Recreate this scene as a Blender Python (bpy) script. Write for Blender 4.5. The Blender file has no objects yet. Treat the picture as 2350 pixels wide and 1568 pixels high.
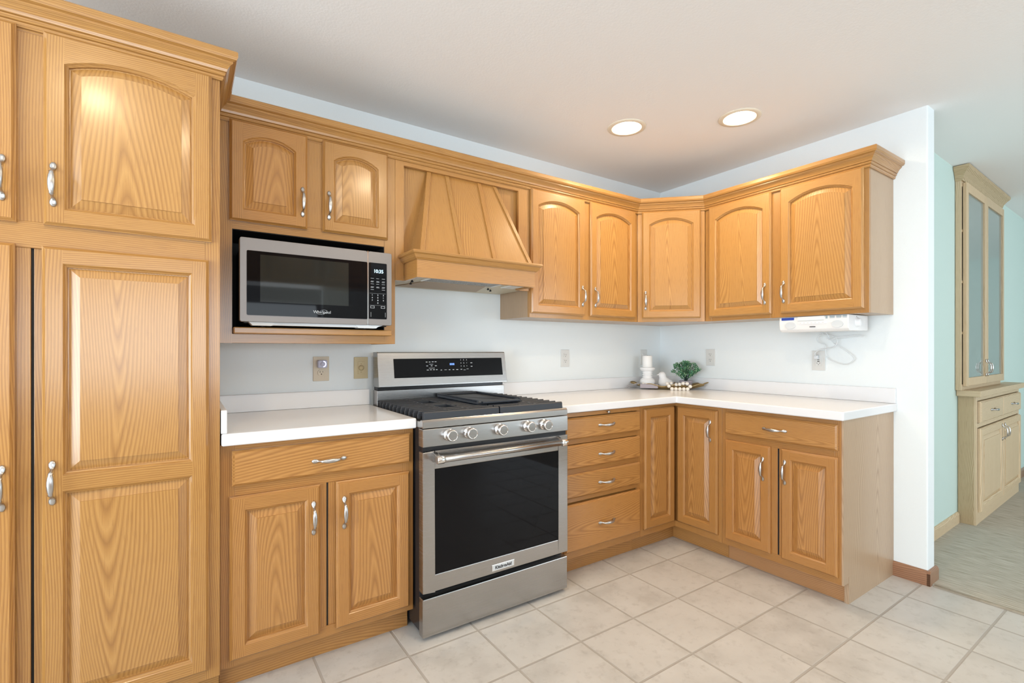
import bpy, math, random
from mathutils import Vector, Matrix
random.seed(7)
PI = math.pi
S = bpy.context.scene
COL = S.collection
CEIL = 2.4466

# ------------------------------------------------------------------ camera
cd = bpy.data.cameras.new('camera'); cam = bpy.data.objects.new('camera', cd); COL.objects.link(cam)
cam.location = (-3.1355, -2.5395, 1.2002)
cam.rotation_euler = (PI/2, 0, -math.radians(33.989))
cd.sensor_width = 36; cd.lens = 36*1112.69/2350; cd.shift_y = 18.66/2350
cd.clip_start = 0.02
S.camera = cam
# ------------------------------------------------------------------ view, world
S.view_settings.view_transform = 'Standard'; S.view_settings.look = 'None'
S.view_settings.gamma = 1; S.view_settings.use_curve_mapping = False
S.view_settings.exposure = -0.50
w = bpy.data.worlds.new('sky'); S.world = w; w.use_nodes = True
w.node_tree.nodes['Background'].inputs[0].default_value = (0.80, 0.90, 1.0, 1)
w.node_tree.nodes['Background'].inputs[1].default_value = 1.2

def lamp(name, kind, loc, rot, color, power, size=None, size_y=None, spread=None, angle=None):
    l = bpy.data.lights.new(name, kind); l.color = color; l.energy = power
    if kind == 'AREA':
        l.shape = 'RECTANGLE' if size_y else 'DISK'; l.size = size
        if size_y: l.size_y = size_y
        if spread: l.spread = spread
    o = bpy.data.objects.new(name, l); COL.objects.link(o); o.location = loc; o.rotation_euler = rot
    return o
# daylight through the windows of the open room (behind and beside the camera)
DAY = (0.80, 0.91, 1.0)
lamp('window_daylight', 'AREA', (-6.55, -2.7, 1.20), (PI/2+.55, 0, -PI/2), DAY, 270, 2.6, 2.0)
lamp('window_daylight', 'AREA', (-3.0, -6.35, 1.12), (PI/2+.60, 0, 0), DAY, 200, 3.4, 2.0)
lamp('window_daylight', 'AREA', (2.6, -6.35, 1.25), (PI/2+.30, 0, 0), DAY, 130, 2.8, 1.9)
# recessed ceiling cans: two seen, the rest of the same grid behind the camera
CANS = [(-1.081, -0.643), (-0.667, -1.064)]
CANS_BACK = [(-3.50, -1.90), (-2.0, -1.75), (-1.3, -3.0), (-3.4, -3.9)]
WARM = (1.0, 0.77, 0.50)

# ------------------------------------------------------------------ materials
def newmat(name):
    m = bpy.data.materials.new(name); m.use_nodes = True
    return m, m.node_tree, m.node_tree.nodes['Principled BSDF']
def mat(name, col, rough=.5, metal=0, spec=.5, coat=0, emis=None, es=0, bump=0, bscale=200, aniso=0, trans=0, ior=1.45):
    m, t, b = newmat(name)
    b.inputs['Base Color'].default_value = (*col, 1)
    b.inputs['Roughness'].default_value = rough; b.inputs['Metallic'].default_value = metal
    b.inputs['Specular IOR Level'].default_value = spec; b.inputs['Coat Weight'].default_value = coat
    b.inputs['Coat Roughness'].default_value = .08
    b.inputs['IOR'].default_value = ior
    if trans: b.inputs['Transmission Weight'].default_value = trans
    if emis: b.inputs['Emission Color'].default_value = (*emis, 1); b.inputs['Emission Strength'].default_value = es
    if bump:
        n = t.nodes.new('ShaderNodeTexNoise'); n.inputs['Scale'].default_value = bscale; n.inputs['Detail'].default_value = 3
        g = t.nodes.new('ShaderNodeTexCoord'); t.links.new(g.outputs['Object'], n.inputs['Vector'])
        bp = t.nodes.new('ShaderNodeBump'); bp.inputs['Strength'].default_value = bump; bp.inputs['Distance'].default_value = .002
        t.links.new(n.outputs['Fac'], bp.inputs['Height']); t.links.new(bp.outputs['Normal'], b.inputs['Normal'])
    return m
def math_(t, op, a, b=None, c=None):
    n = t.nodes.new('ShaderNodeMath'); n.operation = op
    for i, v in enumerate((a, b, c)):
        if v is None: continue
        if isinstance(v, (int, float)): n.inputs[i].default_value = v
        else: t.links.new(v, n.inputs[i])
    return n.outputs[0]
def comb(t, x, y, z):
    n = t.nodes.new('ShaderNodeCombineXYZ')
    for i, v in enumerate((x, y, z)):
        if isinstance(v, (int, float)): n.inputs[i].default_value = v
        else: t.links.new(v, n.inputs[i])
    return n.outputs[0]
def noise(t, vec, scale=1, detail=2, rough=.5):
    n = t.nodes.new('ShaderNodeTexNoise'); n.inputs['Scale'].default_value = scale
    n.inputs['Detail'].default_value = detail; n.inputs['Roughness'].default_value = rough
    t.links.new(vec, n.inputs['Vector']); return n.outputs['Fac']
def ramp(t, fac, stops):
    n = t.nodes.new('ShaderNodeValToRGB'); e = n.color_ramp.elements
    e[0].position = stops[0][0]; e[0].color = (*stops[0][1], 1)
    e[1].position = stops[-1][0]; e[1].color = (*stops[-1][1], 1)
    for p, c in stops[1:-1]:
        x = e.new(p); x.color = (*c, 1)
    t.links.new(fac, n.inputs[0]); return n.outputs[0]
def mixc(t, f, a, b, mode='MIX'):
    n = t.nodes.new('ShaderNodeMix'); n.data_type = 'RGBA'; n.blend_type = mode
    for s, v in ((n.inputs[0], f), (n.inputs[6], a), (n.inputs[7], b)):
        if isinstance(v, (int, float)): s.default_value = v
        elif isinstance(v, tuple): s.default_value = (*v, 1)
        else: t.links.new(v, s)
    return n.outputs[2]

def oak(name, light, mid, dark, flat, rough=.30, coat=.5, fine=1.0, contrast=1.0):
    """oak whose grain runs along the U axis of the UV map (in metres)"""
    m, t, b = newmat(name)
    uv = t.nodes.new('ShaderNodeUVMap'); sp = t.nodes.new('ShaderNodeSeparateXYZ'); t.links.new(uv.outputs[0], sp.inputs[0])
    oi = t.nodes.new('ShaderNodeObjectInfo'); r = oi.outputs['Random']
    U = math_(t, 'ADD', sp.outputs[0], math_(t, 'MULTIPLY', r, 19.0)); V = sp.outputs[1]
    nlow = noise(t, comb(t, math_(t, 'MULTIPLY', U, 1.6), math_(t, 'MULTIPLY', V, 6), math_(t, 'MULTIPLY', r, 31)), 1, 0)
    nmid = noise(t, comb(t, math_(t, 'MULTIPLY', U, 4), math_(t, 'MULTIPLY', V, 16), 0), 1, 0)
    if flat:
        shift = math_(t, 'MULTIPLY', math_(t, 'SUBTRACT', r, .5), .09)
        wob = math_(t, 'MULTIPLY', math_(t, 'SUBTRACT', nlow, .5), .10)
        v2 = math_(t, 'ADD', math_(t, 'ADD', V, shift), wob)
        sgn = math_(t, 'SUBTRACT', math_(t, 'MULTIPLY', math_(t, 'GREATER_THAN', math_(t, 'FRACT', math_(t, 'MULTIPLY', r, 7.3)), .35), 2.0), 1.0)
        q = math_(t, 'MULTIPLY', math_(t, 'SQRT', math_(t, 'ADD', math_(t, 'MULTIPLY', v2, v2), .0003)), math_(t, 'ADD', 75.0, math_(t, 'MULTIPLY', math_(t, 'FRACT', math_(t, 'MULTIPLY', r, 5.1)), 60.0)))
        f = math_(t, 'ADD', math_(t, 'MULTIPLY', math_(t, 'MULTIPLY', U, sgn), 9.0), q)
        f = math_(t, 'ADD', f, math_(t, 'MULTIPLY', nmid, .4))
        f = math_(t, 'ADD', f, math_(t, 'MULTIPLY', nlow, 3.0))
    else:
        f = math_(t, 'ADD', math_(t, 'MULTIPLY', V, 125.0*fine), math_(t, 'MULTIPLY', nlow, 9.0))
        f = math_(t, 'ADD', f, math_(t, 'MULTIPLY', nmid, .35))
    fr = math_(t, 'FRACT', f)
    dk = tuple(m_*(1-contrast)+d_*contrast for m_, d_ in zip(mid, dark))
    c = ramp(t, fr, [(0.0, mid), (.16, dk), (.38, mid), (.75, light), (1.0, mid)])
    # annual rings fade in and out
    fade = noise(t, comb(t, math_(t, 'MULTIPLY', U, 1.1), math_(t, 'MULTIPLY', V, 14), 5.0), 1, 2)
    avg = tuple((a*.6+b_*.4) for a, b_ in zip(light, mid))
    c = mixc(t, math_(t, 'MULTIPLY', math_(t, 'SUBTRACT', fade, .15), .75), c, avg)
    # open pores: short dark flecks along the grain
    po = noise(t, comb(t, math_(t, 'MULTIPLY', U, 14), math_(t, 'MULTIPLY', V, 420), 3.0), 1, 1)
    pf = math_(t, 'MULTIPLY', math_(t, 'GREATER_THAN', po, .60), .26)
    c = mixc(t, pf, c, dark)
    tint = ramp(t, math_(t, 'FRACT', math_(t, 'MULTIPLY', r, 13.7)), [(0, (.90, .86, .82)), (.5, (1, 1, 1)), (1, (1.0, .93, .86))])
    c = mixc(t, 1.0, c, tint, 'MULTIPLY')
    t.links.new(c, b.inputs['Base Color'])
    b.inputs['Roughness'].default_value = rough; b.inputs['Coat Weight'].default_value = coat; b.inputs['Coat Roughness'].default_value = .18
    bp = t.nodes.new('ShaderNodeBump'); bp.inputs['Strength'].default_value = .12; bp.inputs['Distance'].default_value = .0006
    t.links.new(po, bp.inputs['Height']); t.links.new(bp.outputs['Normal'], b.inputs['Normal'])
    return m
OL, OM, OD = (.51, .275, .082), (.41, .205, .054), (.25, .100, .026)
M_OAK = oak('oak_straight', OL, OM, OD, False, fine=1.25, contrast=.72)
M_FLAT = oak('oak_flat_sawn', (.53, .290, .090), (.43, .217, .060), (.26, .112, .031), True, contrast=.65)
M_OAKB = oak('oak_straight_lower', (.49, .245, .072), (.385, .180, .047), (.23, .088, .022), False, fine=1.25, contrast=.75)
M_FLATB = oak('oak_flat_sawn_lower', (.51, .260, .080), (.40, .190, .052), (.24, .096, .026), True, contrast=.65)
M_DARKOAK = oak('oak_baseboard', (.38, .20, .11), (.31, .15, .08), (.17, .075, .035), True, rough=.35)
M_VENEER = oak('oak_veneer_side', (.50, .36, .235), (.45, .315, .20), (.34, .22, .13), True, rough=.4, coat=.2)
M_PALE = oak('pale_oak', (.70, .57, .39), (.60, .46, .29), (.38, .26, .13), False, rough=.5, coat=0)
M_PALEFLAT = oak('pale_oak_flat', (.58, .46, .29), (.44, .32, .17), (.25, .16, .07), True, rough=.5, coat=0)
M_WALL = mat('wall_paint', (.795, .84, .85), .65, bump=.25, bscale=160)
M_CEIL = mat('ceiling_paint', (.88, .87, .855), .85, bump=.3, bscale=120)
M_GREEN = mat('green_wall_paint', (.56, .69, .64), .6, bump=.25, bscale=160)
M_LAM = mat('white_laminate', (.78, .785, .80), .22, coat=.2)
M_LAMG = mat('laminate_splash', (.79, .80, .82), .3)
M_NICKEL = mat('satin_nickel', (.52, .51, .50), .30, 1)
M_CHROME = mat('chrome', (.80, .79, .78), .10, 1)
M_BLACK = mat('black_enamel', (.012, .013, .016), .25)
M_DARK = mat('dark_interior', (.012, .010, .009), .7)
M_GLASSB = mat('black_glass', (.005, .005, .006), .03, spec=.18)
M_IRON = mat('cast_iron', (.028, .033, .042), .38, bump=.3, bscale=900)
M_CREAM = mat('cream_enamel', (.66, .60, .46), .45)
M_GREASE = mat('stained_enamel', (.42, .31, .20), .5)
M_PLATE = mat('almond_plate', (.60, .50, .30), .4)
M_PLATEW = mat('ivory_plate', (.67, .67, .65), .35)
M_PLATEB = mat('beige_plate', (.66, .57, .44), .4)
M_WHITE = mat('white_plastic', (.84, .84, .84), .35)
M_GREYP = mat('grey_plastic', (.62, .66, .69), .45)
M_RADIO = mat('radio_plastic', (.80, .80, .80), .38)
M_SLOT = mat('slot_dark', (.02, .015, .01), .6)
M_INK = mat('printed_white', (.50, .53, .56), .5, emis=(.8, .85, .9), es=.08)
M_INKD = mat('printed_dark', (.03, .03, .035), .5)
M_CLOCK = mat('clock_digits', (.6, .85, 1), .5, emis=(.55, .85, 1.0), es=2.2)
M_BLUE = mat('blue_display', (.03, .06, .28), .2, emis=(.05, .12, .6), es=.25)
M_BLUED = mat('blue_digits', (.1, .2, .7), .4, emis=(.2, .4, 1.0), es=1.2)
M_NIGHT = mat('night_light_ring', (.8, .8, 1), .4, emis=(.72, .72, 1.0), es=3.5)
M_NIGHTB = mat('night_light_body', (.50, .50, .62), .4)
M_WAX = mat('white_wax', (.88, .87, .85), .5)
M_CHALK = mat('white_chalk_paint', (.84, .84, .84), .7, bump=.6, bscale=90)
M_BEAD = mat('whitewashed_bead', (.80, .76, .70), .6, bump=.4, bscale=120)
M_TASSEL = mat('grey_twine', (.42, .40, .40), .9)
M_TRAY = mat('golden_tray', (.33, .23, .10), .36, .45)
M_POT = mat('grey_pot', (.42, .38, .42), .7)
M_LEAF = mat('leaf_green', (.07, .23, .12), .5)
M_LEAF2 = mat('leaf_pale_green', (.20, .36, .19), .5)
M_STEM = mat('stem', (.03, .06, .05), .6)
M_CORD = mat('white_cord', (.66, .69, .71), .4)
M_BULB = mat('lamp_lens', (1, 1, 1), .5, emis=(1.0, .90, .74), es=38)
M_CAN = mat('can_white', (.86, .86, .85), .3)
M_TRIM = mat('can_trim', (.80, .72, .58), .5)
M_LENS = mat('frosted_lens', (.82, .85, .84), .3)
M_HGLASS = mat('cabinet_glass', (.25, .30, .28), .06, spec=.8)
M_SHELF = mat('cabinet_inside', (.42, .42, .36), .7)

def steel(name, col=(.44, .43, .42), rough=.26):
    m, t, b = newmat(name)
    tc = t.nodes.new('ShaderNodeTexCoord'); sp = t.nodes.new('ShaderNodeSeparateXYZ'); t.links.new(tc.outputs['Object'], sp.inputs[0])
    n = noise(t, comb(t, math_(t, 'MULTIPLY', sp.outputs[0], 3), math_(t, 'MULTIPLY', sp.outputs[1], 3), math_(t, 'MULTIPLY', sp.outputs[2], 1400)), 1, 2)
    b.inputs['Base Color'].default_value = (*col, 1); b.inputs['Metallic'].default_value = 1
    t.links.new(math_(t, 'ADD', rough-.05, math_(t, 'MULTIPLY', n, .10)), b.inputs['Roughness'])
    b.inputs['Anisotropic'].default_value = .75
    tg = t.nodes.new('ShaderNodeTangent'); tg.direction_type = 'RADIAL'; tg.axis = 'Z'; t.links.new(tg.outputs[0], b.inputs['Tangent'])
    return m
M_STEEL = steel('brushed_steel')
M_STEELM = mat('microwave_steel', (.25, .232, .222), .45, .7)

def tile():
    m, t, b = newmat('ceramic_tile')
    g = t.nodes.new('ShaderNodeNewGeometry'); sp = t.nodes.new('ShaderNodeSeparateXYZ'); t.links.new(g.outputs['Position'], sp.inputs[0])
    px, py = .3115, .3045
    X = math_(t, 'DIVIDE', math_(t, 'ADD', sp.outputs[0], .5395+px*40), px); Y = math_(t, 'DIVIDE', math_(t, 'ADD', sp.outputs[1], .7405+py*40), py)
    fx, fy = math_(t, 'FRACT', X), math_(t, 'FRACT', Y)
    ex = math_(t, 'MINIMUM', fx, math_(t, 'SUBTRACT', 1, fx)); ey = math_(t, 'MINIMUM', fy, math_(t, 'SUBTRACT', 1, fy))
    e = math_(t, 'MINIMUM', ex, ey)
    gr = t.nodes.new('ShaderNodeMapRange'); gr.interpolation_type = 'SMOOTHSTEP'; t.links.new(e, gr.inputs[0]); gr.inputs[1].default_value = .010; gr.inputs[2].default_value = .021
    body = gr.outputs[0]
    cid = comb(t, math_(t, 'FLOOR', X), math_(t, 'FLOOR', Y), 0)
    wn = t.nodes.new('ShaderNodeTexWhiteNoise'); t.links.new(cid, wn.inputs['Vector'])
    vec = t.nodes.new('ShaderNodeVectorMath'); vec.operation = 'MULTIPLY_ADD'; t.links.new(wn.outputs['Color'], vec.inputs[0]); vec.inputs[1].default_value = (9, 9, 9); t.links.new(g.outputs['Position'], vec.inputs[2])
    a = noise(t, vec.outputs[0], 4.5, 5, .6); f = noise(t, vec.outputs[0], 26, 6, .65)
    c = ramp(t, a, [(.33, (.47, .45, .42)), (.5, (.56, .54, .51)), (.7, (.60, .58, .55))])
    dk = ramp(t, f, [(.30, (.84, .83, .82)), (.46, (1, 1, 1)), (1, (1, 1, 1))])
    c = mixc(t, 1, c, dk, 'MULTIPLY')
    cc = mixc(t, math_(t, 'MULTIPLY', wn.outputs['Value'], .12), c, (.52, .49, .45))
    grout = (.40, .37, .335)
    t.links.new(mixc(t, body, grout, cc), b.inputs['Base Color'])
    t.links.new(math_(t, 'SUBTRACT', .62, math_(t, 'MULTIPLY', body, .30)), b.inputs['Roughness'])
    bp = t.nodes.new('ShaderNodeBump'); bp.inputs['Strength'].default_value = .5; bp.inputs['Distance'].default_value = .0025
    h = math_(t, 'ADD', body, math_(t, 'MULTIPLY', f, .12)); t.links.new(h, bp.inputs['Height']); t.links.new(bp.outputs['Normal'], b.inputs['Normal'])
    return m
M_TILE = tile()
def carpet():
    m, t, b = newmat('loop_carpet')
    g = t.nodes.new('ShaderNodeNewGeometry'); sp = t.nodes.new('ShaderNodeSeparateXYZ'); t.links.new(g.outputs['Position'], sp.inputs[0])
    n = noise(t, comb(t, math_(t, 'MULTIPLY', sp.outputs[0], 120), math_(t, 'MULTIPLY', sp.outputs[1], 9), 0), 1, 3, .6)
    c = ramp(t, n, [(.30, (.33, .29, .22)), (.50, (.47, .43, .36)), (.70, (.58, .54, .46))])
    t.links.new(c, b.inputs['Base Color']); b.inputs['Roughness'].default_value = 1; b.inputs['Specular IOR Level'].default_value = .1
    bp = t.nodes.new('ShaderNodeBump'); bp.inputs['Strength'].default_value = .8; bp.inputs['Distance'].default_value = .006
    t.links.new(n, bp.inputs['Height']); t.links.new(bp.outputs['Normal'], b.inputs['Normal'])
    return m
M_CARPET = carpet()
def mesh_filter():
    m, t, b = newmat('filter_mesh')
    tc = t.nodes.new('ShaderNodeTexCoord'); n = noise(t, tc.outputs['Object'], 330, 3, .8)
    t.links.new(ramp(t, n, [(.40, (.05, .045, .04)), (.60, (.60, .58, .55))]), b.inputs['Base Color']); b.inputs['Roughness'].default_value = .5; b.inputs['Metallic'].default_value = .4
    return m
M_MESH = mesh_filter()

# ------------------------------------------------------------------ mesh builder
AX = {'x': Vector((1, 0, 0)), 'y': Vector((0, 1, 0)), 'z': Vector((0, 0, 1))}
class MB:
    def __init__(s): s.v = []; s.f = []; s.uv = []; s.m = []; s.sm = []
    def face(s, pts, g='z', mi=0, off=None, smooth=False):
        pts = [Vector(p) for p in pts]
        n = Vector((0, 0, 0))
        for i in range(len(pts)):
            a, b = pts[i], pts[(i+1) % len(pts)]
            n += Vector(((a.y-b.y)*(a.z+b.z), (a.z-b.z)*(a.x+b.x), (a.x-b.x)*(a.y+b.y)))
        if n.length < 1e-14: return
        n.normalize()
        gv = AX[g] if isinstance(g, str) else Vector(g)
        if abs(n.dot(gv)) > .92:
            gv = AX['x'] if abs(n.x) < .7 else AX['y']
        gv = (gv - n*gv.dot(n)).normalized(); vv = n.cross(gv)
        ou, ov = off if off else (0, 0)
        i0 = len(s.v); s.v += [tuple(p) for p in pts]
        s.f.append(list(range(i0, i0+len(pts)))); s.m.append(mi); s.sm.append(smooth)
        s.uv += [(p.dot(gv)+ou, p.dot(vv)+ov) for p in pts]
    def box(s, x0, x1, y0, y1, z0, z1, g='z', mi=0, center=False):
        if x0 > x1: x0, x1 = x1, x0
        if y0 > y1: y0, y1 = y1, y0
        if z0 > z1: z0, z1 = z1, z0
        o = (random.uniform(-9, 9), random.uniform(-3, 3)) if not center else None
        P = lambda a, b, c: (x1 if a else x0, y1 if b else y0, z1 if c else z0)
        for q in (((0,0,0),(1,0,0),(1,0,1),(0,0,1)), ((1,1,0),(0,1,0),(0,1,1),(1,1,1)), ((0,1,0),(0,0,0),(0,0,1),(0,1,1)),
                  ((1,0,0),(1,1,0),(1,1,1),(1,0,1)), ((0,0,1),(1,0,1),(1,1,1),(0,1,1)), ((0,1,0),(1,1,0),(1,0,0),(0,0,0))):
            s.face([P(*k) for k in q], g, mi, o)
        return s
    def prism(s, poly, z0, z1, g='z', mi=0):
        """poly: ccw (x,y) list"""
        o = (random.uniform(-9, 9), random.uniform(-3, 3))
        n = len(poly)
        for i in range(n):
            a, b = poly[i], poly[(i+1) % n]
            s.face([(*a, z0), (*b, z0), (*b, z1), (*a, z1)], g, mi, o)
        s.face([(*p, z1) for p in poly], g, mi, o); s.face([(*p, z0) for p in reversed(poly)], g, mi, o)
        return s
    def prism_y(s, poly, y0, y1, g='z', mi=0):
        """poly: (x,z) outline, ccw seen from -y; y0<y1"""
        o = (random.uniform(-9, 9), random.uniform(-3, 3)); n = len(poly)
        for i in range(n):
            a, b = poly[i], poly[(i+1) % n]
            s.face([(a[0], y0, a[1]), (a[0], y1, a[1]), (b[0], y1, b[1]), (b[0], y0, b[1])], g, mi, o)
        s.face([(p[0], y0, p[1]) for p in poly], g, mi, o); s.face([(p[0], y1, p[1]) for p in reversed(poly)], g, mi, o)
        return s
    def prism_x(s, poly, x0, x1, g='z', mi=0):
        """poly: (y,z) outline"""
        o = (random.uniform(-9, 9), random.uniform(-3, 3)); n = len(poly)
        for i in range(n):
            a, b = poly[i], poly[(i+1) % n]
            s.face([(x0, *a), (x1, *a), (x1, *b), (x0, *b)], g, mi, o)
        s.face([(x1, *p) for p in poly], g, mi, o); s.face([(x0, *p) for p in reversed(poly)], g, mi, o)
        return s
    def lathe(s, prof, c=(0, 0, 0), axis='z', n=32, mi=0, smooth=True):
        """prof: (radius, height) along axis"""
        c = Vector(c)
        def P(r, h, k):
            a = 2*PI*k/n; p = {'z': (r*math.cos(a), r*math.sin(a), h), 'y': (r*math.cos(a), -h, r*math.sin(a)), 'x': (h, r*math.cos(a), r*math.sin(a))}[axis]
            return c+Vector(p)
        for (r0, h0), (r1, h1) in zip(prof, prof[1:]):
            for k in range(n):
                q = [P(r0, h0, k), P(r0, h0, k+1), P(r1, h1, k+1), P(r1, h1, k)]
                if r0 < 1e-6: q = q[1:] if False else [q[0], q[2], q[3]]
                elif r1 < 1e-6: q = [q[0], q[1], q[2]]
                s.face(q, 'z', mi, None, smooth)
        return s
    def sweep(s, path, radii, n=10, mi=0, up=(0, 0, 1), caps=True, smooth=True):
        """tube along path; radii: number or list of (a,b) half axes (a across, b along 'up')"""
        path = [Vector(p) for p in path]; up = Vector(up); rings = []
        for i, p in enumerate(path):
            d = (path[min(i+1, len(path)-1)]-path[max(i-1, 0)]).normalized()
            sx = d.cross(up)
            if sx.length < 1e-4: sx = d.cross(Vector((1, 0, 0)))
            sx.normalize(); sy = sx.cross(d).normalized()
            r = radii if isinstance(radii, (int, float)) else radii[i]
            a, b = (r, r) if isinstance(r, (int, float)) else r
            rings.append([p+sx*a*math.cos(2*PI*k/n)+sy*b*math.sin(2*PI*k/n) for k in range(n)])
        for r0, r1 in zip(rings, rings[1:]):
            for k in range(n):
                s.face([r0[k], r0[(k+1) % n], r1[(k+1) % n], r1[k]], 'z', mi, None, smooth)
        if caps: s.face(list(reversed(rings[0])), 'z', mi); s.face(rings[-1], 'z', mi)
        return s
    def build(s, name, mats, parent=None, loc=(0, 0, 0), rot=(0, 0, 0), off=(0, 0, 0), bevel=0, seg=2, subsurf=0):
        me = bpy.data.meshes.new(name)
        ox, oy, oz = off
        me.from_pydata([(x-ox, y-oy, z-oz) for x, y, z in s.v], [], s.f)
        uvl = me.uv_layers.new(name='UVMap')
        uvl.data.foreach_set('uv', [c for q in s.uv for c in q])
        me.polygons.foreach_set('material_index', s.m); me.polygons.foreach_set('use_smooth', s.sm)
        import bmesh
        bm = bmesh.new(); bm.from_mesh(me); bmesh.ops.remove_doubles(bm, verts=bm.verts, dist=1e-5)
        bmesh.ops.recalc_face_normals(bm, faces=bm.faces) if not getattr(s, 'open', False) else None
        bm.to_mesh(me); bm.free()
        if not isinstance(mats, (list, tuple)): mats = [mats]
        for m in mats: me.materials.append(m)
        o = bpy.data.objects.new(name, me); COL.objects.link(o)
        o.location = loc; o.rotation_euler = rot
        if parent: o.parent = parent
        if bevel:
            b = o.modifiers.new('bevel', 'BEVEL'); b.width = bevel; b.segments = seg; b.limit_method = 'ANGLE'; b.angle_limit = math.radians(40)
            b.harden_normals = False
        if subsurf:
            q = o.modifiers.new('sub', 'SUBSURF'); q.levels = subsurf; q.render_levels = subsurf
        return o
def tag(o, label, cat, group=None):
    o['label'] = label; o['category'] = cat
    if group: o['group'] = group
    return o
def thing(name, label, cat, loc=(0, 0, 0), rz=0, group=None):
    o = bpy.data.objects.new(name, None); COL.objects.link(o); o.empty_display_size = .1
    o.location = loc; o.rotation_euler = (0, 0, rz); return tag(o, label, cat, group)
def struct(name, mb, mats, **k):
    o = mb.build(name, mats, **k); o['kind'] = 'structure'; return o
def text(name, body, size, parent, loc, rot, m, align='CENTER', ext=.0004, bold=0.0, sx=1.0):
    c = bpy.data.curves.new(name, 'FONT'); c.body = body; c.size = size; c.align_x = align; c.align_y = 'CENTER'; c.extrude = ext; c.offset = bold
    tmp = bpy.data.objects.new(name, c); COL.objects.link(tmp)
    dg = bpy.context.evaluated_depsgraph_get(); me = bpy.data.meshes.new_from_object(tmp.evaluated_get(dg))
    bpy.data.objects.remove(tmp); me.materials.clear(); me.materials.append(m)
    for v in me.vertices: v.co.x *= sx
    o = bpy.data.objects.new(name, me); COL.objects.link(o); o.parent = parent; o.location = loc; o.rotation_euler = rot
    return o
F = (PI/2, 0, 0)   # text facing -y

# ------------------------------------------------------------------ setting
mb = MB(); mb.box(-6.6, .02, -6.4, .1, -.06, 0); struct('floor', mb, M_TILE)
mb = MB(); mb.box(.021, 7.0, -6.4, -1.3, -.06, .006); struct('floor_dining', mb, M_CARPET)
mb = MB()
mb.sweep([(.012, -1.70, .002), (.012, -3.2, .002), (.012, -6.3, .002)], [(.014, .007)]*3, 8)
struct('trim_1', mb, M_CARPET)
mb = MB(); mb.box(-6.6, .08, 0, .12, 0, CEIL+.05); struct('wall_back', mb, M_WALL)
mb = MB(); mb.box(0, .10, -1.676, .02, 0, CEIL+.05); struct('wall_right', mb, M_WALL, bevel=.006)
# dining wall (turned a touch)
WA = 1.25; gw = MB(); gw.box(.12, 6.2, 0, .12, 0, CEIL+.05)
struct('wall_dining', gw, M_GREEN, loc=(.0, -1.508, 0), rot=(0, 0, math.radians(WA)))
# outer walls with window openings
mb = MB()
for b in ((-6.7, -6.6, -6.4, -4.0, 0, CEIL), (-6.7, -6.6, -1.4, .1, 0, CEIL), (-6.7, -6.6, -4.0, -1.4, 2.3, CEIL), (-6.7, -6.6, -4.0, -1.4, 0, .3)): mb.box(*b)
struct('wall_left', mb, M_WALL)
mb = MB()
for b in ((-6.6, -4.7, -6.5, -6.4, 0, CEIL), (-1.3, 1.2, -6.5, -6.4, 0, CEIL), (4.0, 7.0, -6.5, -6.4, 0, CEIL), (-4.7, -1.3, -6.5, -6.4, 0, .08), (-4.7, -1.3, -6.5, -6.4, 2.25, CEIL), (1.2, 4.0, -6.5, -6.4, 0, .4), (1.2, 4.0, -6.5, -6.4, 2.3, CEIL)): mb.box(*b)
struct('wall_rear', mb, M_WALL)
mb = MB(); mb.box(6.0, 6.1, -6.4, -1.2, 0, CEIL); struct('wall_far', mb, M_GREEN)
# ceiling with round holes for the two cans
R_CAN = .080
def ceiling():
    mb = MB(); h = .13
    cells = [(cx-h, cx+h, cy-h, cy+h) for cx, cy in CANS]
    xs = sorted({-6.7, 7.0} | {c for q in cells for c in q[:2]}); ys = sorted({-6.5, .12} | {c for q in cells for c in q[2:]})
    for x0, x1 in zip(xs, xs[1:]):
        for y0, y1 in zip(ys, ys[1:]):
            hole = None
            for (cx, cy), q in zip(CANS, cells):
                if abs(x0-q[0]) < 1e-6 and abs(x1-q[1]) < 1e-6 and abs(y0-q[2]) < 1e-6 and abs(y1-q[3]) < 1e-6: hole = (cx, cy)
            if not hole:
                mb.face([(x0, y0, CEIL), (x0, y1, CEIL), (x1, y1, CEIL), (x1, y0, CEIL)]); continue
            cx, cy = hole; n = 48
            for k in range(n):
                pts = []
                for j in (k, k+1):
                    a = 2*PI*j/n; c, s_ = math.cos(a), math.sin(a); e = h/max(abs(c), abs(s_))
                    pts.append(((cx+R_CAN*c, cy+R_CAN*s_, CEIL), (cx+e*c, cy+e*s_, CEIL)))
                mb.face([pts[0][0], pts[0][1], pts[1][1], pts[1][0]])
    mb.open = True
    return mb
struct('ceiling', ceiling(), M_CEIL)
# baseboards
def bboard(L, h=.075):
    mb = MB(); mb.prism_x([(0, 0), (-.014, 0), (-.014, h-.014), (-.009, h-.004), (-.004, h), (0, h)], 0, L, 'x'); return mb
struct('baseboard_right', bboard(1.690-1.527), M_DARKOAK, loc=(0, -1.527, 0), rot=(0, 0, -PI/2))
struct('baseboard_right', bboard(.128), M_DARKOAK, loc=(-.014, -1.676, 0), rot=(0, 0, 0))
a = math.radians(WA)
struct('baseboard_dining', bboard(1.175), M_PALE, loc=(.115, -1.508+.115*math.tan(a), .006), rot=(0, 0, a))
struct('baseboard_dining', bboard(3.0), M_DARKOAK, loc=(2.75, -1.508+2.75*math.tan(a), .006), rot=(0, 0, a))

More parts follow.
